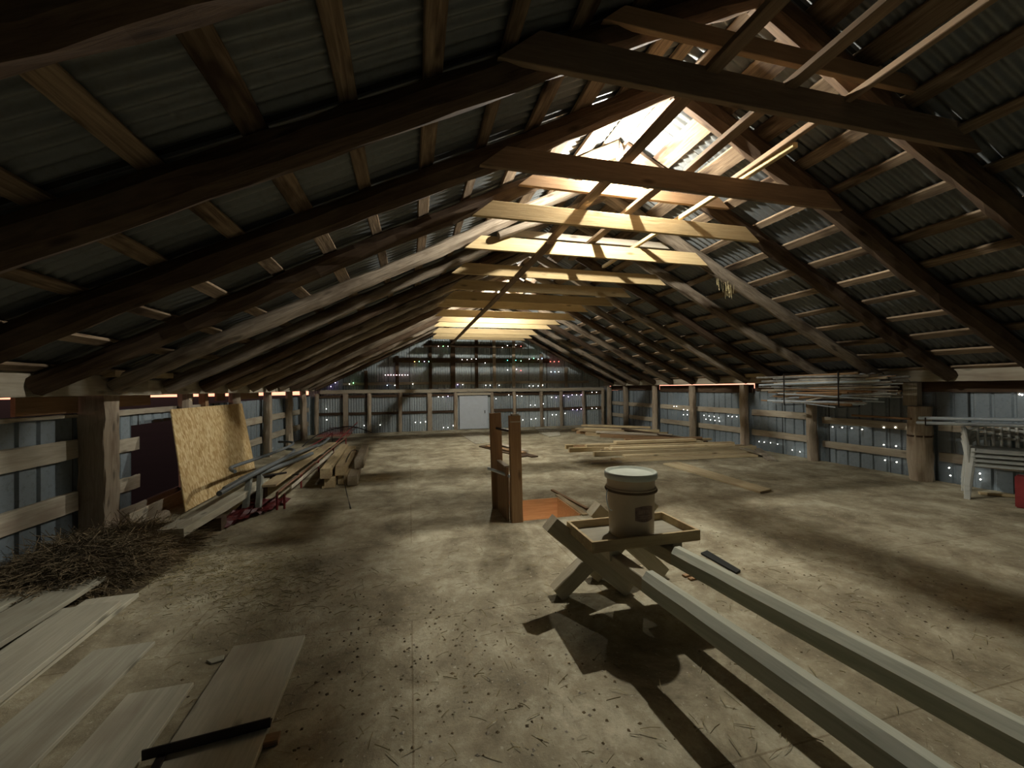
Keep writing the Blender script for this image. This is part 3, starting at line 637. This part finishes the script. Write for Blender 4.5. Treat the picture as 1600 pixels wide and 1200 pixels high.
def long_board(name, x0, x1, y0, y1, z, th, label, skew=0., mat=None):
    p0 = Vector(((x0+x1)/2+skew, y0, z-th/2)); p1 = Vector(((x0+x1)/2, y1, z-th/2)); return beam(name, p0, p1, x1-x0, th, mat or F_, (0, 0, 1), 0, 0, 1, label=label, cat='board', c=.003)
# stack by the hay (bottom piece first)
long_board('loose_board', -2.02, -1.74, 1.3, 3.19, .032, .03, 'lowest dusty board of the left floor stack, its end poking out by the hay', .04)
long_board('loose_board', -1.98, -1.70, 1.2, 2.95, .096, .03, 'wide dusty board on top of the left floor stack, nearest the middle', .10)
long_board('loose_board', -2.30, -2.03, 1.2, 3.38, .094, .03, 'dusty board on the left floor stack, second from the hay', .03)
long_board('loose_board', -2.60, -2.34, 1.2, 3.55, .10, .03, 'dusty board lying against the hay, leftmost of the floor boards', .02)
long_board('bearer_block', -2.62, -1.75, 1.55, 1.65, .064, .032, 'thin bearer under the near end of the left floor stack', mat=M['weather'])
long_board('bearer_block', -2.62, -2.05, 2.85, 2.93, .064, .062, 'thin bearer under the far end of the left floor stack', mat=M['weather'])
long_board('loose_board', -1.60, -1.33, 1.0, 2.57, .022, .02, 'dusty board flat on the floor, right beside the left stack', .02)
long_board('loose_board', -1.22, -.97, 1.0, 2.16, .022, .02, 'brown dusty board in the shade, between the two wide floor boards', .03)
long_board('loose_board', -.90, -.56, 1.1, 2.40, .030, .024, 'wide pale floor board with the black angle iron across it', .02)
t = empty('angle_iron', (-.75, 1.76, .033), 'black iron bar with a stub leg lying across the wide pale board', 'iron bar')
orient(obj('bar', prism([(-.02, -.006), (.02, -.006), (.02, 0), (-.014, 0), (-.014, .03), (-.02, .03)], .40, 1), M['darkmetal'], t), (-.93, 1.75, .045), (-.55, 1.79, .045), (0, 0, 1), t)
orient(obj('stub', prism(rect(.03, .01), .32, 1), M['darkmetal'], t), (-.88, 1.745, .04), (-.84, 1.44, .04), (0, 0, 1), t)
beam('crossbar_stub', (-.60, 1.74, .012), (-.50, 1.745, .012), .05, .02, M['redwood'], label='short reddish stub sticking out from under the wide pale board', cat='board')
plank4('wood_scrap', ((322, 1031), (351, 1022), (349, 1030), (330, 1036)), .01, .008, F_, 'thin triangular scrap between the floor boards')

# ------------------------------------------------------------ left side: strand board, beam, log, frame with pipes, squared timbers
t = orient(obj('strand_board', prism(rect(1.95, .011, .001), 1.17, 1), M['osb']), (-2.40, 6.42, .02), (-2.86, 6.75, 1.14), (1, 0, .4)); bpy.data.objects.remove(t)
bm = bmesh.new()
Q = [Vector((-2.41, 5.20, .03)), Vector((-2.41, 7.30, .03)), Vector((-2.72, 7.62, 1.145)), Vector((-2.72, 5.56, 1.145))]
u = (Q[1]-Q[0]).normalized(); nrm = (Q[1]-Q[0]).cross(Q[3]-Q[0]).normalized(); v_ = nrm.cross(u); o0 = (Q[0]+Q[2])/2
loc = [((q-o0).dot(u), (q-o0).dot(v_)) for q in Q]
f = [bm.verts.new((a, b_, 0)) for a, b_ in loc]; g = [bm.verts.new((a, b_, .011)) for a, b_ in loc]; bm.faces.new(f[::-1]); bm.faces.new(g)
for i in range(4): bm.faces.new((f[i], f[(i+1) % 4], g[(i+1) % 4], g[i]))
o = obj('strand_board', bm, M['osb']); mm = Matrix((u, v_, nrm)).transposed().to_4x4(); mm.translation = o0; o.matrix_world = mm
tag(o, 'large golden strand board sheet leaning on the left wall', 'strand board')
beam('heavy_plank', (-1.95, 3.98, .165), (-1.90, 5.95, .165), .20, .075, M['floorboard'], (0, 0, 1), .003, .002, 10, label='long dusty plank raised off the floor in front of the strand board', cat='plank')
beam('bearer_block', (-2.08, 4.55, .064), (-1.78, 4.55, .064), .12, .124, M['rafter'], label='dark block under the near end of the raised plank', cat='block')
beam('bearer_block', (-2.08, 5.75, .064), (-1.78, 5.75, .064), .12, .124, M['rafter'], label='dark block under the far end of the raised plank', cat='block')
pole('short_log', (-2.42, 4.08, .062), (-2.50, 5.0, .062), .055, M['post'], label='short log with a hollow end lying beneath the wall opening', cat='log')
beam('loose_board', (-2.70, 4.8, .075), (-2.72, 6.0, .075), .02, .15, M['weather'], (0, 0, 1), label='board on edge leaning at the foot of the wall opening', cat='board')

t = empty('red_steel_frame', (-1.7, 8, 0), 'long low red steel frame on short legs along the left side', 'steel frame')
def fr(name, pts, r, mt=M['redpaint'], lb=None):
    o = obj(name, tube_bm([Vector(p)-t.location for p in pts], r, 8), mt, t, True); return tag(o, lb)
fr('side_rail', [(-1.46, 5.08, .20), (-1.47, 7.0, .20), (-1.50, 9.0, .20), (-1.50, 11.4, .21)], .013, M['rustred'], 'rusty brown side rail')
fr('side_rail', [(-1.95, 6.0, .20), (-1.97, 8.0, .20), (-2.0, 11.6, .21)], .013)
for y in (5.10, 6.15, 7.25, 8.6, 10.2): fr('leg', [(-1.47, y, .0), (-1.47, y, .20)], .012)
fr('leg', [(-1.40, 5.12, .0), (-1.40, 5.12, .17)], .012)
for y in (6.6, 8.6, 10.2, 11.4): fr('leg', [(-1.98, y, .0), (-1.98, y, .20)], .011, M['darkmetal'])
for y in (6.1, 7.25, 8.6, 10.2, 11.4): fr('cross_bar', [(-1.97, y, .198), (-1.48, y, .198)], .010, M['darkmetal'])
fr('hoop', smoothpts([(-2.35, 9.6, .05), (-2.2, 10.4, .25), (-1.95, 11.2, .34), (-1.6, 11.7, .36), (-1.25, 11.7, .27), (-1.0, 11.4, .20)]), .012, M['darkmetal'], 'dark curved hoop rod')
fr('diagonal_bar', [(-1.55, 9.3, .22), (-1.45, 12.2, .42)], .012)
bm = bmesh.new()
for i in range(14): tube_bm([Vector((-2.15+.05*i, 10.4, .24))-t.location, Vector((-2.05+.05*i, 11.9, .33))-t.location], .005, 5, bm)
for i in range(9): tube_bm([Vector((-2.15, 10.4+.18*i, .245+.01*i))-t.location, Vector((-1.42, 10.4+.18*i, .245+.01*i))-t.location], .005, 5, bm)
obj('mesh_panel', bm, M['redpaint'], t)
beam('deck_plank', (-1.62, 5.3, .235), (-1.60, 9.2, .235), .17, .024, M['lumber'], label='tan plank lying along the red steel frame, nearest the aisle', cat='plank')
beam('deck_plank', (-1.84, 6.05, .235), (-1.82, 8.9, .235), .18, .024, M['lumber'], label='tan plank lying along the red steel frame, nearest the wall', cat='plank')
beam('deck_plank', (-2.1, 6.6, .19), (-2.12, 9.0, .19), .10, .03, M['weather'], label='grey plank between the red frame and the left wall', cat='plank')
beam('pale_lath', (-1.425, 5.5, .16), (-1.425, 8.3, .16), .012, .045, M['white_board'], label='pale lath clipped under the edge of the red steel frame', cat='lath')
bm = bmesh.new(); R = random.Random(12); NN = 14; gg = {}
for i in range(NN+1):
    for j in range(NN+1):
        a = i/NN; b_ = j/NN; x = -1.92+.48*a; y = 4.55+1.0*b_-.35*(1-a)*0; gg[i, j] = bm.verts.new((x, y, .012+R.uniform(0, .05)*(0 < i < NN and 0 < j < NN)))
for i in range(NN):
    for j in range(NN):
        if i/NN < .15+.9*(j/NN)+.2: bm.faces.new((gg[i, j], gg[i+1, j], gg[i+1, j+1], gg[i, j+1]))
bmesh.ops.solidify(bm, geom=bm.faces[:], thickness=.004); tag(obj('red_cloth', bm, M['redpaint']), 'crumpled dark red cloth on the floor beside the red frame leg', 'cloth')
def pipe(name, pts, r, mt, label, cat, k=6): return tag(obj(name, tube_bm(smoothpts(pts, k), r, 10), mt, None, True), label, cat)
pipe('plastic_pipe', [(-1.80, 4.5, .36), (-1.78, 5.3, .38), (-1.76, 6.5, .37), (-1.74, 7.6, .33), (-1.76, 8.6, .28)], .026, M['blackpipe'], 'straight grey-black plastic pipe, topmost over the red frame', 'pipe')
pipe('plastic_pipe', [(-1.95, 5.0, .30), (-1.93, 5.8, .31), (-1.90, 7.0, .30), (-2.0, 7.9, .29), (-2.2, 8.2, .28)], .024, M['blackpipe'], 'grey-black plastic pipe bending towards the wall, beneath the topmost', 'pipe')
pipe('plastic_pipe', [(-2.02, 5.6, .275), (-1.98, 6.6, .275), (-1.88, 7.7, .275), (-1.72, 8.6, .275), (-1.68, 9.3, .32)], .022, M['blackpipe'], 'grey-black plastic pipe with a curl at its far end by the hoop', 'pipe')
pipe('plastic_pipe', [(-2.05, 5.55, .38), (-2.12, 5.62, .40), (-2.14, 5.8, .41), (-2.1, 6.8, .38), (-2.0, 7.6, .40), (-2.05, 8.0, .42), (-2.3, 8.1, .43)], .022, M['blackpipe'], 'hooked grey-black plastic pipe nearest the strand board', 'pipe')
pipe('plastic_pipe', [(-1.86, 5.7, .305), (-1.70, 6.6, .30), (-1.60, 7.4, .29)], .030, M['blackpipe'], 'thick grey tube lying slantwise on the tan planks', 'pipe')
beam('iron_rod', (-1.92, 5.7, .265), (-1.60, 5.95, .262), .025, .022, M['darkmetal'], label='short black iron bar across the tan planks', cat='iron bar')
for i, (a, b_) in enumerate((((-1.80, 5.15, .02), (-1.86, 5.45, .33)), ((-1.66, 5.1, .02), (-1.74, 5.42, .33)))):
    beam('grey_prop', a, b_, .055, .055, M['greycast'], (0, 1, 0), .004, .003, 5, label='stubby grey prop under the plastic pipes, %s' % ('nearer the wall' if i == 0 else 'nearer the aisle'), cat='prop')
pipe('white_pipe', [(-1.30, 6.25, .02), (-1.36, 7.4, .02), (-1.42, 8.6, .02)], .017, M['chair'], 'pale grey pipe on the floor between the red frame and the timbers', 'pipe')
beam('pale_lath', (-1.16, 6.0, .018), (-1.38, 8.8, .018), .03, .03, M['lumber'], label='thin lath on the floor along the squared timber stack', cat='lath')
# squared timbers
k = 0
for row, (z, xs_) in enumerate(((.072, (-1.08, -.935, -.795)), (.213, (-1.12, -.96, -.76)))):
    for i, x in enumerate(xs_):
        y0 = 5.95+(.05, .22, .12)[i]+row*(-.05 if i != 2 else .5); y1 = y0+(2.6, 2.1, 1.7)[i]
        beam('squared_timber', (x, y0, z), (x-.14*(y1-y0)/2.6, y1, z), .13, .135, M['lumber'] if i != 2 else M['white_board'], (0, 0, 1), .003, .002, 10, label='squared timber of the left stack, %s row, %s' % (('bottom', 'top')[row], ('leftmost', 'middle', 'rightmost')[i]), cat='timber')
pipe('dark_cable', [(-.66, 4.9, .006), (-.80, 5.6, .006), (-.95, 6.3, .15), (-.92, 6.4, .29), (-.98, 7.6, .288), (-.9, 8.4, .1)], .005, M['cord'], 'thin dark cable trailing from the squared timber stack', 'cable')

# ------------------------------------------------------------ right: lumber heaps
R = random.Random(21)
def lum(px0, px1, z, w_, t_, label, mt=None, ext=0., group=None):
    a = onz(*px0, z); b_ = onz(*px1, z); d = (b_-a).normalized(); b_ = b_+d*ext; dz = Vector((0, 0, t_/2))
    return beam('lumber_piece', a-dz, b_-dz, w_, t_, mt or M['lumber'], (0, 0, 1), .002, .002, 10, label=label, cat='lumber')
G = ', in the right floor heap'
Y = M['heap']
spec = [  # y, x0, x1, z centre, width, thick, material, label
 (6.62, 3.55, 6.3, .022, .24, .04, Y, 'wide flat yellow board, front of the bottom layer'), (6.95, 3.95, 6.6, .022, .15, .04, Y, 'flat yellow board, second of the bottom layer'),
 (7.22, 3.45, 6.9, .045, .09, .09, Y, 'square yellow timber, third of the bottom layer'), (7.42, 3.7, 7.0, .045, .09, .09, M['lumber'], 'square tan timber, fourth of the bottom layer'),
 (7.62, 3.9, 6.2, .045, .09, .09, Y, 'square yellow timber, fifth of the bottom layer'), (7.85, 3.2, 6.5, .045, .09, .09, M['lumber'], 'square tan timber, sixth of the bottom layer, poking out left'),
 (8.05, 3.4, 6.1, .045, .14, .09, M['redwood'], 'reddish timber, seventh of the bottom layer'), (8.3, 3.3, 6.4, .045, .09, .09, Y, 'square yellow timber at the back of the bottom layer'),
 (7.3, 3.85, 6.5, .115, .14, .045, Y, 'flat yellow board, front of the second layer'), (7.55, 4.0, 6.7, .115, .14, .045, M['lumber'], 'flat tan board, middle of the second layer'),
 (7.9, 3.6, 6.2, .115, .16, .045, Y, 'flat yellow board, back of the second layer'), (8.15, 4.4, 6.7, .115, .12, .045, M['lumber'], 'flat tan board, rearmost of the second layer'),
 (7.75, 4.2, 6.0, .17, .16, .055, Y, 'flat yellow board lying on the very top'), (8.05, 4.6, 6.4, .165, .10, .045, M['redwood'], 'reddish board behind the topmost yellow one')]
for y, x0, x1, z, w_, t_, mt, lb in spec:
    beam('lumber_piece', (x0, y, z), (x1, y-.11*(x1-x0)+R.uniform(-.03, .03), z), w_, t_, mt, (0, 0, 1), .002, .002, 8, label=lb+G, cat='lumber')
beam('lumber_piece', (3.05, 6.52, .02), (3.62, 6.46, .02), .07, .035, M['white_board'], label='short pale piece just left of the lumber heap, beside the bucket lid', cat='lumber')
beam('lumber_piece', (6.15, 5.75, .02), (7.0, 6.9, .02), .14, .035, M['weather'], label='grey board at the right end of the lumber heap by the wall', cat='lumber')
beam('lumber_piece', (6.35, 6.1, .055), (6.8, 7.6, .055), .12, .03, M['weather'], label='dark grey board on the other one at the right end of the lumber heap', cat='lumber')
plank4('floor_plank', ((1036, 724), (1060, 721), (1205, 764), (1188, 768)), .026, .024, Y, 'yellow plank lying alone on the floor in front of the lumber heap', 'plank')
# heap along the far right
for i, (x0, y0, x1, y1, z, w_, t_, mt, lb) in enumerate((
  (4.95, 9.9, 6.2, 8.7, .045, .14, .09, M['redwood'], 'dark reddish timber, lowest and nearest'), (4.75, 10.4, 6.3, 8.9, .045, .12, .09, M['lumber'], 'tan timber, low, second from the front'),
  (4.7, 10.9, 6.4, 9.3, .045, .12, .09, M['redwood'], 'reddish timber, low, third from the front'), (4.8, 11.5, 6.5, 9.9, .045, .14, .09, M['lumber'], 'tan timber, low, at the back'),
  (4.95, 10.15, 6.35, 8.8, .115, .13, .05, M['white_board'], 'pale board, second layer, in front'), (4.7, 10.75, 6.5, 9.2, .115, .15, .05, M['lumber'], 'tan board, second layer, middle'),
  (4.8, 11.2, 6.5, 9.6, .115, .15, .05, M['lumber'], 'tan board, second layer, at the back'), (4.85, 10.7, 6.4, 9.4, .165, .15, .05, Y, 'yellowish board, third layer'),
  (4.95, 11.1, 6.4, 9.8, .215, .15, .05, M['lumber'], 'tan board on the very top'), (5.6, 9.9, 6.7, 8.0, .20, .12, .03, M['rafter'], 'dark board sloping down along the wall'))):
    beam('lumber_piece', (x0, y0, z), (x1, y1, z if i < 9 else .04), w_, t_, mt, (0, 0, 1), .002, .002, 8, label=lb+', of the small heap by the far right wall', cat='lumber')
for i, (x0, y0, x1, y1, z, mt, lb) in enumerate(((1.60, 9.2, 2.15, 7.55, .014, M['rafter'], 'dark board, leftmost'), (1.78, 9.3, 2.33, 7.45, .014, M['rafter'], 'dark board, rightmost'), (1.70, 9.0, 2.20, 7.8, .043, M['redwood'], 'reddish board on top, left'), (1.95, 9.6, 2.30, 8.0, .043, M['white_board'], 'pale board on top, right'))):
    beam('lumber_piece', (x0, y0, z), (x1, y1, z), .15, .026, mt, label=lb+', of the low pile behind the ladder head', cat='lumber')
plank4('plywood_offcut', ((835, 668), (866, 668), (878, 671.5), (842, 673)), .03, .028, M['floorboard'], 'pale plywood offcut near the far wall, the farther one')
plank4('plywood_offcut', ((842, 675), (874, 674.5), (876, 679.5), (858, 682)), .03, .028, M['floorboard'], 'pale plywood offcut near the far wall, the nearer one')
plank4('plywood_sheet', ((719, 678), (752, 677), (782, 690), (742, 693)), .012, .010, M['floorboard'], 'thin plywood sheet on the floor in front of the white door')

# ------------------------------------------------------------ right wall: rack of rods, pipes, chairs
R = random.Random(31)
for i in range(105):
    u = R.random(); zc = 1.03+.46*R.random(); x = 6.35+R.uniform(-.13, .20)
    if zc > 1.36: x = min(x, 6.56)
    y0 = 3.85+R.uniform(0, .7)+(.35 if zc < 1.15 else 0); y1 = 5.35+R.uniform(-.2, .75); tilt = R.gauss(0, .035)
    mt, wd = (('steel', 'steel') if u < .22 else ('white_board', 'wooden stick') if u < .40 else ('rustpipe', 'dull rod') if u < .8 else ('redwood', 'brown stick'))
    r = R.uniform(.007, .019)
    o = obj('rack_rod', prism(circ(r, 6), y1-y0, 1), M[mt]); orient(o, (x, y0, zc-tilt), (x+R.uniform(-.03, .03), y1, zc+tilt*.5))
    tag(o, 'thin rod or stick in the bundle hung under the right plate', 'rod', 'rods hung in the rack on the right wall')
for i, y in enumerate((4.62, 5.52)):
    t = empty('rack_hanger', (6.35, y, 1.0), 'black iron hanger holding the rods, the %s one' % ('nearer' if i == 0 else 'farther'), 'hanger')
    obj('loop', tube_bm([(-.17, 0, .52), (-.17, 0, 0), (.24, 0, 0), (.24, 0, .52)], .010, 6), M['darkmetal'], t)
    obj('top_bar', tube_bm([(-.17, 0, .52), (.40, 0, .52)], .010, 6), M['darkmetal'], t)
for i, (z, x) in enumerate(((.925, 6.56), (.865, 6.52))):
    pipe('steel_pipe', [(x+.02, 3.88, z-.045+.0), (x, 2.0, z+.04), (x-.02, .6, z+.09)], .022, M['steel'], 'shiny steel pipe hung along the right wall above the chairs, %s' % ('upper' if i == 0 else 'lower'), 'pipe', 3)
for i, y in enumerate((3.75, 1.0)):
    t = empty('pipe_hook', (6.56, y, .80), 'iron hook carrying the steel pipes, %s' % ('at the thick post' if i == 0 else 'nearer the camera'), 'hook')
    dz = .0 if i == 0 else .13
    obj('hook', tube_bm([(-.09, 0, .10+dz), (-.09, 0, -.003+dz), (.30, 0, -.003+dz), (.44, 0, .0+dz)], .008, 6), M['darkmetal'], t)
beam('brown_stick', (6.60, 3.98, .86), (6.62, 4.75, .86), .03, .03, M['redwood'], label='short brown stick in line with the steel pipes, beyond the thick post', cat='stick')
pole('band', (XR-.14, 4.05, .60), (XR-.14, 4.05, .625), .135, M['rafter'], (1, 0, 0), 10, .02, 0, 2, label='dark band around the thick split post', cat='band', taper=1)

def chair(loc, rz_, label, z):
    t = empty('plastic_chair', (loc[0], loc[1], z), label, 'chair', 'white plastic armchairs stacked by the right wall', rz_)
    W2 = .26
    for sx in (-1, 1):
        for sy in (-1, 1):
            y0, y1 = (-.25, -.20) if sy < 0 else (.25, .20)
            o = obj('leg', prism([(-.022, -.03), (.022, -.03), (.026, .0), (.022, .014), (-.022, .014), (-.026, 0)], .44, 4, 0, 0, 1, 1.25), M['chair'], t)
            p0 = Vector((sx*(W2+.045), y0, 0)); p1 = Vector((sx*W2, y1, .43)); x = (p1-p0).normalized(); yv = Vector((0, 0, 1)).cross(x) if False else Vector((sx, 0, 0)); yv = (yv-x*yv.dot(x)).normalized()
            zz = x.cross(yv); mm = Matrix((x, yv, zz)).transposed().to_4x4(); mm.translation = (p0+p1)/2; o.matrix_local = mm
    bm = bmesh.new(); n = 10; g = []
    for i in range(n+1):
        row = []
        for j in range(n+1):
            u = i/n*2-1; v = j/n*2-1; ed = max(abs(u), abs(v))
            row.append(bm.verts.new((u*.265, v*.235, .43-.018*(1-u*u)*(1-v*v)-(.045 if ed > .99 else 0))))
        g.append(row)
    for i in range(n):
        for j in range(n): bm.faces.new((g[i][j], g[i+1][j], g[i+1][j+1], g[i][j+1]))
    bmesh.ops.solidify(bm, geom=bm.faces[:], thickness=.006); obj('seat', bm, M['chair'], t, True)
    # backrest: frame hoop with slats, leaning back
    hoop = smoothpts([(-.26, .22, .42), (-.265, .25, .52), (-.235, .28, .62), (-.12, .30, .665), (.12, .30, .665), (.235, .28, .62), (.265, .25, .52), (.26, .22, .42)], 5)
    obj('back_frame', tube_bm(hoop, .019, 8), M['chair'], t, True)
    bm = bmesh.new()
    for k in range(7):
        x = -.18+.06*k; tube_bm([(x, .228, .42), (x*1.02, .26, .54), (x, .295, .65)], .014, 6, bm)
    obj('backrest', bm, M['chair'], t, True)
    for sx in (-1, 1):
        obj('armrest', tube_bm(smoothpts([(sx*.262, .255, .58), (sx*.30, .15, .635), (sx*.315, -.05, .645), (sx*.312, -.19, .625), (sx*.305, -.225, .56), (sx*.288, -.222, .42)], 5), [.020]*25+[.018], 8), M['chair'], t, True)
    return t
chc = (6.60, 3.10)
for i in range(4): chair(chc, math.radians(-60), ('bottom' if i == 0 else 'second from the bottom' if i == 1 else 'third from the bottom' if i == 2 else 'top')+' white plastic armchair of the stack by the right wall', .052*i)
bm = box_bm(-.07, .07, -.07, .07, 0, .34, bev=.01); o = obj('red_crate', bm, M['redpaint']); o.location = (6.36, 2.83, .001); o.rotation_euler.z = .3
tag(o, 'red crate at the right edge of the picture, beside the chairs', 'crate')
beam('wood_offcut', (6.60, 3.32, .02), (6.80, 3.12, .02), .06, .03, M['lumber'], label='yellowish offcut on the floor between the chair legs and red crate', cat='offcut')

# ------------------------------------------------------------ points of light on the walls
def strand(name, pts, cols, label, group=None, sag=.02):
    """a thin dark wire with its small glowing beads as parts"""
    c = sum(pts, Vector())/len(pts); t = empty('wall_light_dots', c, label, 'string lights')
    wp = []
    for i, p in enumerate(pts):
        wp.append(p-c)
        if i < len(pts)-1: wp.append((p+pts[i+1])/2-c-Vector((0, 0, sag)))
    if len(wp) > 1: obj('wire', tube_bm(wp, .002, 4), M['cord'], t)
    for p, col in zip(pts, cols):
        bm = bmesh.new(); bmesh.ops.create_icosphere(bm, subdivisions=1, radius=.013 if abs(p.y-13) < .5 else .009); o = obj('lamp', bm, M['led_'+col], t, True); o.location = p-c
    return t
LY = YE-.12
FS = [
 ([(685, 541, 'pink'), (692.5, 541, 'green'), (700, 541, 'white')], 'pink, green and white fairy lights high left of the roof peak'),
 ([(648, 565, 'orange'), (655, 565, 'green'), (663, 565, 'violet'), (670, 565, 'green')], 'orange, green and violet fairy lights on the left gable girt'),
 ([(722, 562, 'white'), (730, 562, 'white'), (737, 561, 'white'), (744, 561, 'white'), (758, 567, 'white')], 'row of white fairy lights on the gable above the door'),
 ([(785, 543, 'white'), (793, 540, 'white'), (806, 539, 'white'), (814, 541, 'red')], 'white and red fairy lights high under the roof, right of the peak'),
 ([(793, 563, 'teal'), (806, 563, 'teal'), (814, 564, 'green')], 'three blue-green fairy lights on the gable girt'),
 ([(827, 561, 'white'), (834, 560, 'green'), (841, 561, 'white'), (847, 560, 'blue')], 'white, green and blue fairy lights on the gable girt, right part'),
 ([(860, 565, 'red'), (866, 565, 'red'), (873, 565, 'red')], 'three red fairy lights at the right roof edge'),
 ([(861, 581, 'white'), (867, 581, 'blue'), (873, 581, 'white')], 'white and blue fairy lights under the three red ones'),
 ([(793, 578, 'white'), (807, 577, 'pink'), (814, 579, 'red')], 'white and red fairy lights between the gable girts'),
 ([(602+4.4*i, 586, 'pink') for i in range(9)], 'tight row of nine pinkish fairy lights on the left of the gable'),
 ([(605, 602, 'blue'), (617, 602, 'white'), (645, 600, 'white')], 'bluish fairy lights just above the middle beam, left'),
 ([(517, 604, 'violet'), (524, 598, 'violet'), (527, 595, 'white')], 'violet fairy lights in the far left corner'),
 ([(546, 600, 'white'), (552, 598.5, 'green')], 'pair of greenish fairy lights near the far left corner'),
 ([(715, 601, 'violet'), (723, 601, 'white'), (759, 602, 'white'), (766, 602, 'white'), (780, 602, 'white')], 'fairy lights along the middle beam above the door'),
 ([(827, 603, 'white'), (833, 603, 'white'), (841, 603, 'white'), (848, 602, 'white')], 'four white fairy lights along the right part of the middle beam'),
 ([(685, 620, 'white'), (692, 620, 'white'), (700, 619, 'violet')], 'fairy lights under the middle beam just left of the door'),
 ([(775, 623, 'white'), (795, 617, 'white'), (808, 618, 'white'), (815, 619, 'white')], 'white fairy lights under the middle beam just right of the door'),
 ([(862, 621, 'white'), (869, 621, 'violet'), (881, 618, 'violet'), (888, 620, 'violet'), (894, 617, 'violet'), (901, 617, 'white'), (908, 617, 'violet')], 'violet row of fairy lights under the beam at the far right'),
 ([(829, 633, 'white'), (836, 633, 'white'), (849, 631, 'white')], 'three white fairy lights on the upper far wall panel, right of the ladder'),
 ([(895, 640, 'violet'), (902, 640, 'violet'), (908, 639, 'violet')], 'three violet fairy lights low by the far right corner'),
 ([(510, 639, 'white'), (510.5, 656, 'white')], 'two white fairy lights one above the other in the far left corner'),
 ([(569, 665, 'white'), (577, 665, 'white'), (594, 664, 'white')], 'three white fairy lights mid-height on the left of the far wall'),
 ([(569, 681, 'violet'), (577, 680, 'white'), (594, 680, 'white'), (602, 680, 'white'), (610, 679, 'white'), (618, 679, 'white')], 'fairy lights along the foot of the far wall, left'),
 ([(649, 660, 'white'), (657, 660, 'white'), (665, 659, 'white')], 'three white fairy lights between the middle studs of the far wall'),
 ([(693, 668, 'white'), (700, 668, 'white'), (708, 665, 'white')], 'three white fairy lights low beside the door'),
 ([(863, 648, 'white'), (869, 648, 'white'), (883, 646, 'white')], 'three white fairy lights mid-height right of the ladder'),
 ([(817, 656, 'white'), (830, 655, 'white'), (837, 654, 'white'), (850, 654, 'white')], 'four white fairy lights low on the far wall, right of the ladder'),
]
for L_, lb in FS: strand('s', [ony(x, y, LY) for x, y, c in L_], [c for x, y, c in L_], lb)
RS = [([(925, 613), (932, 613)], 'pair of white stand-in lights high by the far right corner'), ([(925, 638), (932, 638)], 'pair of white stand-in lights mid-height by the far right corner'),
 ([(1053, 635), (1057, 635)], 'pair of white stand-in lights in the fifth right wall bay'), ([(1068, 640), (1074, 641), (1068, 648), (1074, 648)], 'square of four white stand-in lights on the fifth right wall bay'),
 ([(1100, 649), (1108, 650), (1116, 651), (1123, 653)], 'row of small white stand-in lights on the fourth right wall bay, top'), ([(1103, 655), (1110, 656), (1117, 657), (1124, 658)], 'row of small white stand-in lights on the fourth right wall bay, bottom'),
 ([(1138, 650), (1144, 651), (1151, 651)], 'three white stand-in lights right of the rows in the fourth bay'),
 ([(1186, 690), (1194, 691), (1204, 692), (1215, 694)], 'white stand-in lights low in the right wall bay beside the lumber'), ([(1238, 703), (1250, 706), (1262, 708)], 'three white stand-in lights near the floor by the third right post'),
 ([(1301, 667), (1316, 668), (1331, 669), (1347, 671)], 'row of four white stand-in lights below the rod rack'), ([(1381, 668), (1399, 668), (1418, 669)], 'three white stand-in lights beside the thick post, upper row'),
 ([(1381, 695), (1400, 697), (1419, 699)], 'three white stand-in lights beside the thick post, middle row'), ([(1383, 719), (1401, 722), (1420, 725)], 'three white stand-in lights beside the thick post, lower row'),
 ([(1483, 731), (1485, 743)], 'two white stand-in lights behind the chair leg'), ([(1531, 740), (1532, 749)], 'two white stand-in lights seen through the chairs'), ([(1593, 616), (1597, 617)], 'white stand-in lights high at the right edge')]
for L_, lb in RS: strand('s', [ony(x, y, LY) if x < 950 else onx(x, y, XR-.055) for x, y in L_], ['white']*len(L_), lb, sag=.012)  # right-wall dots of light, stood in for by added glowing beads and wires
LS = [([(210, 790), (216, 789)], 'two faint lights outside the wall opening, lower')]
# a few straws hanging off the pole rafter on the right
def hs(R):
    y = YK[4]+.1+R.uniform(-.05, .05); x = 4.05+R.choice((-.1, 0, .05, .1))+R.gauss(0, .02); return Vector((x, y, rz(x)-.07)), Vector((R.uniform(-.15, .15), R.uniform(-.15, .15), -1)), R.uniform(.06, .22), 0
strands('hanging_straw', 26, hs, M['straw'], .003, 5, 'straws hanging from the pale pole rafter on the right slope', 'straw')
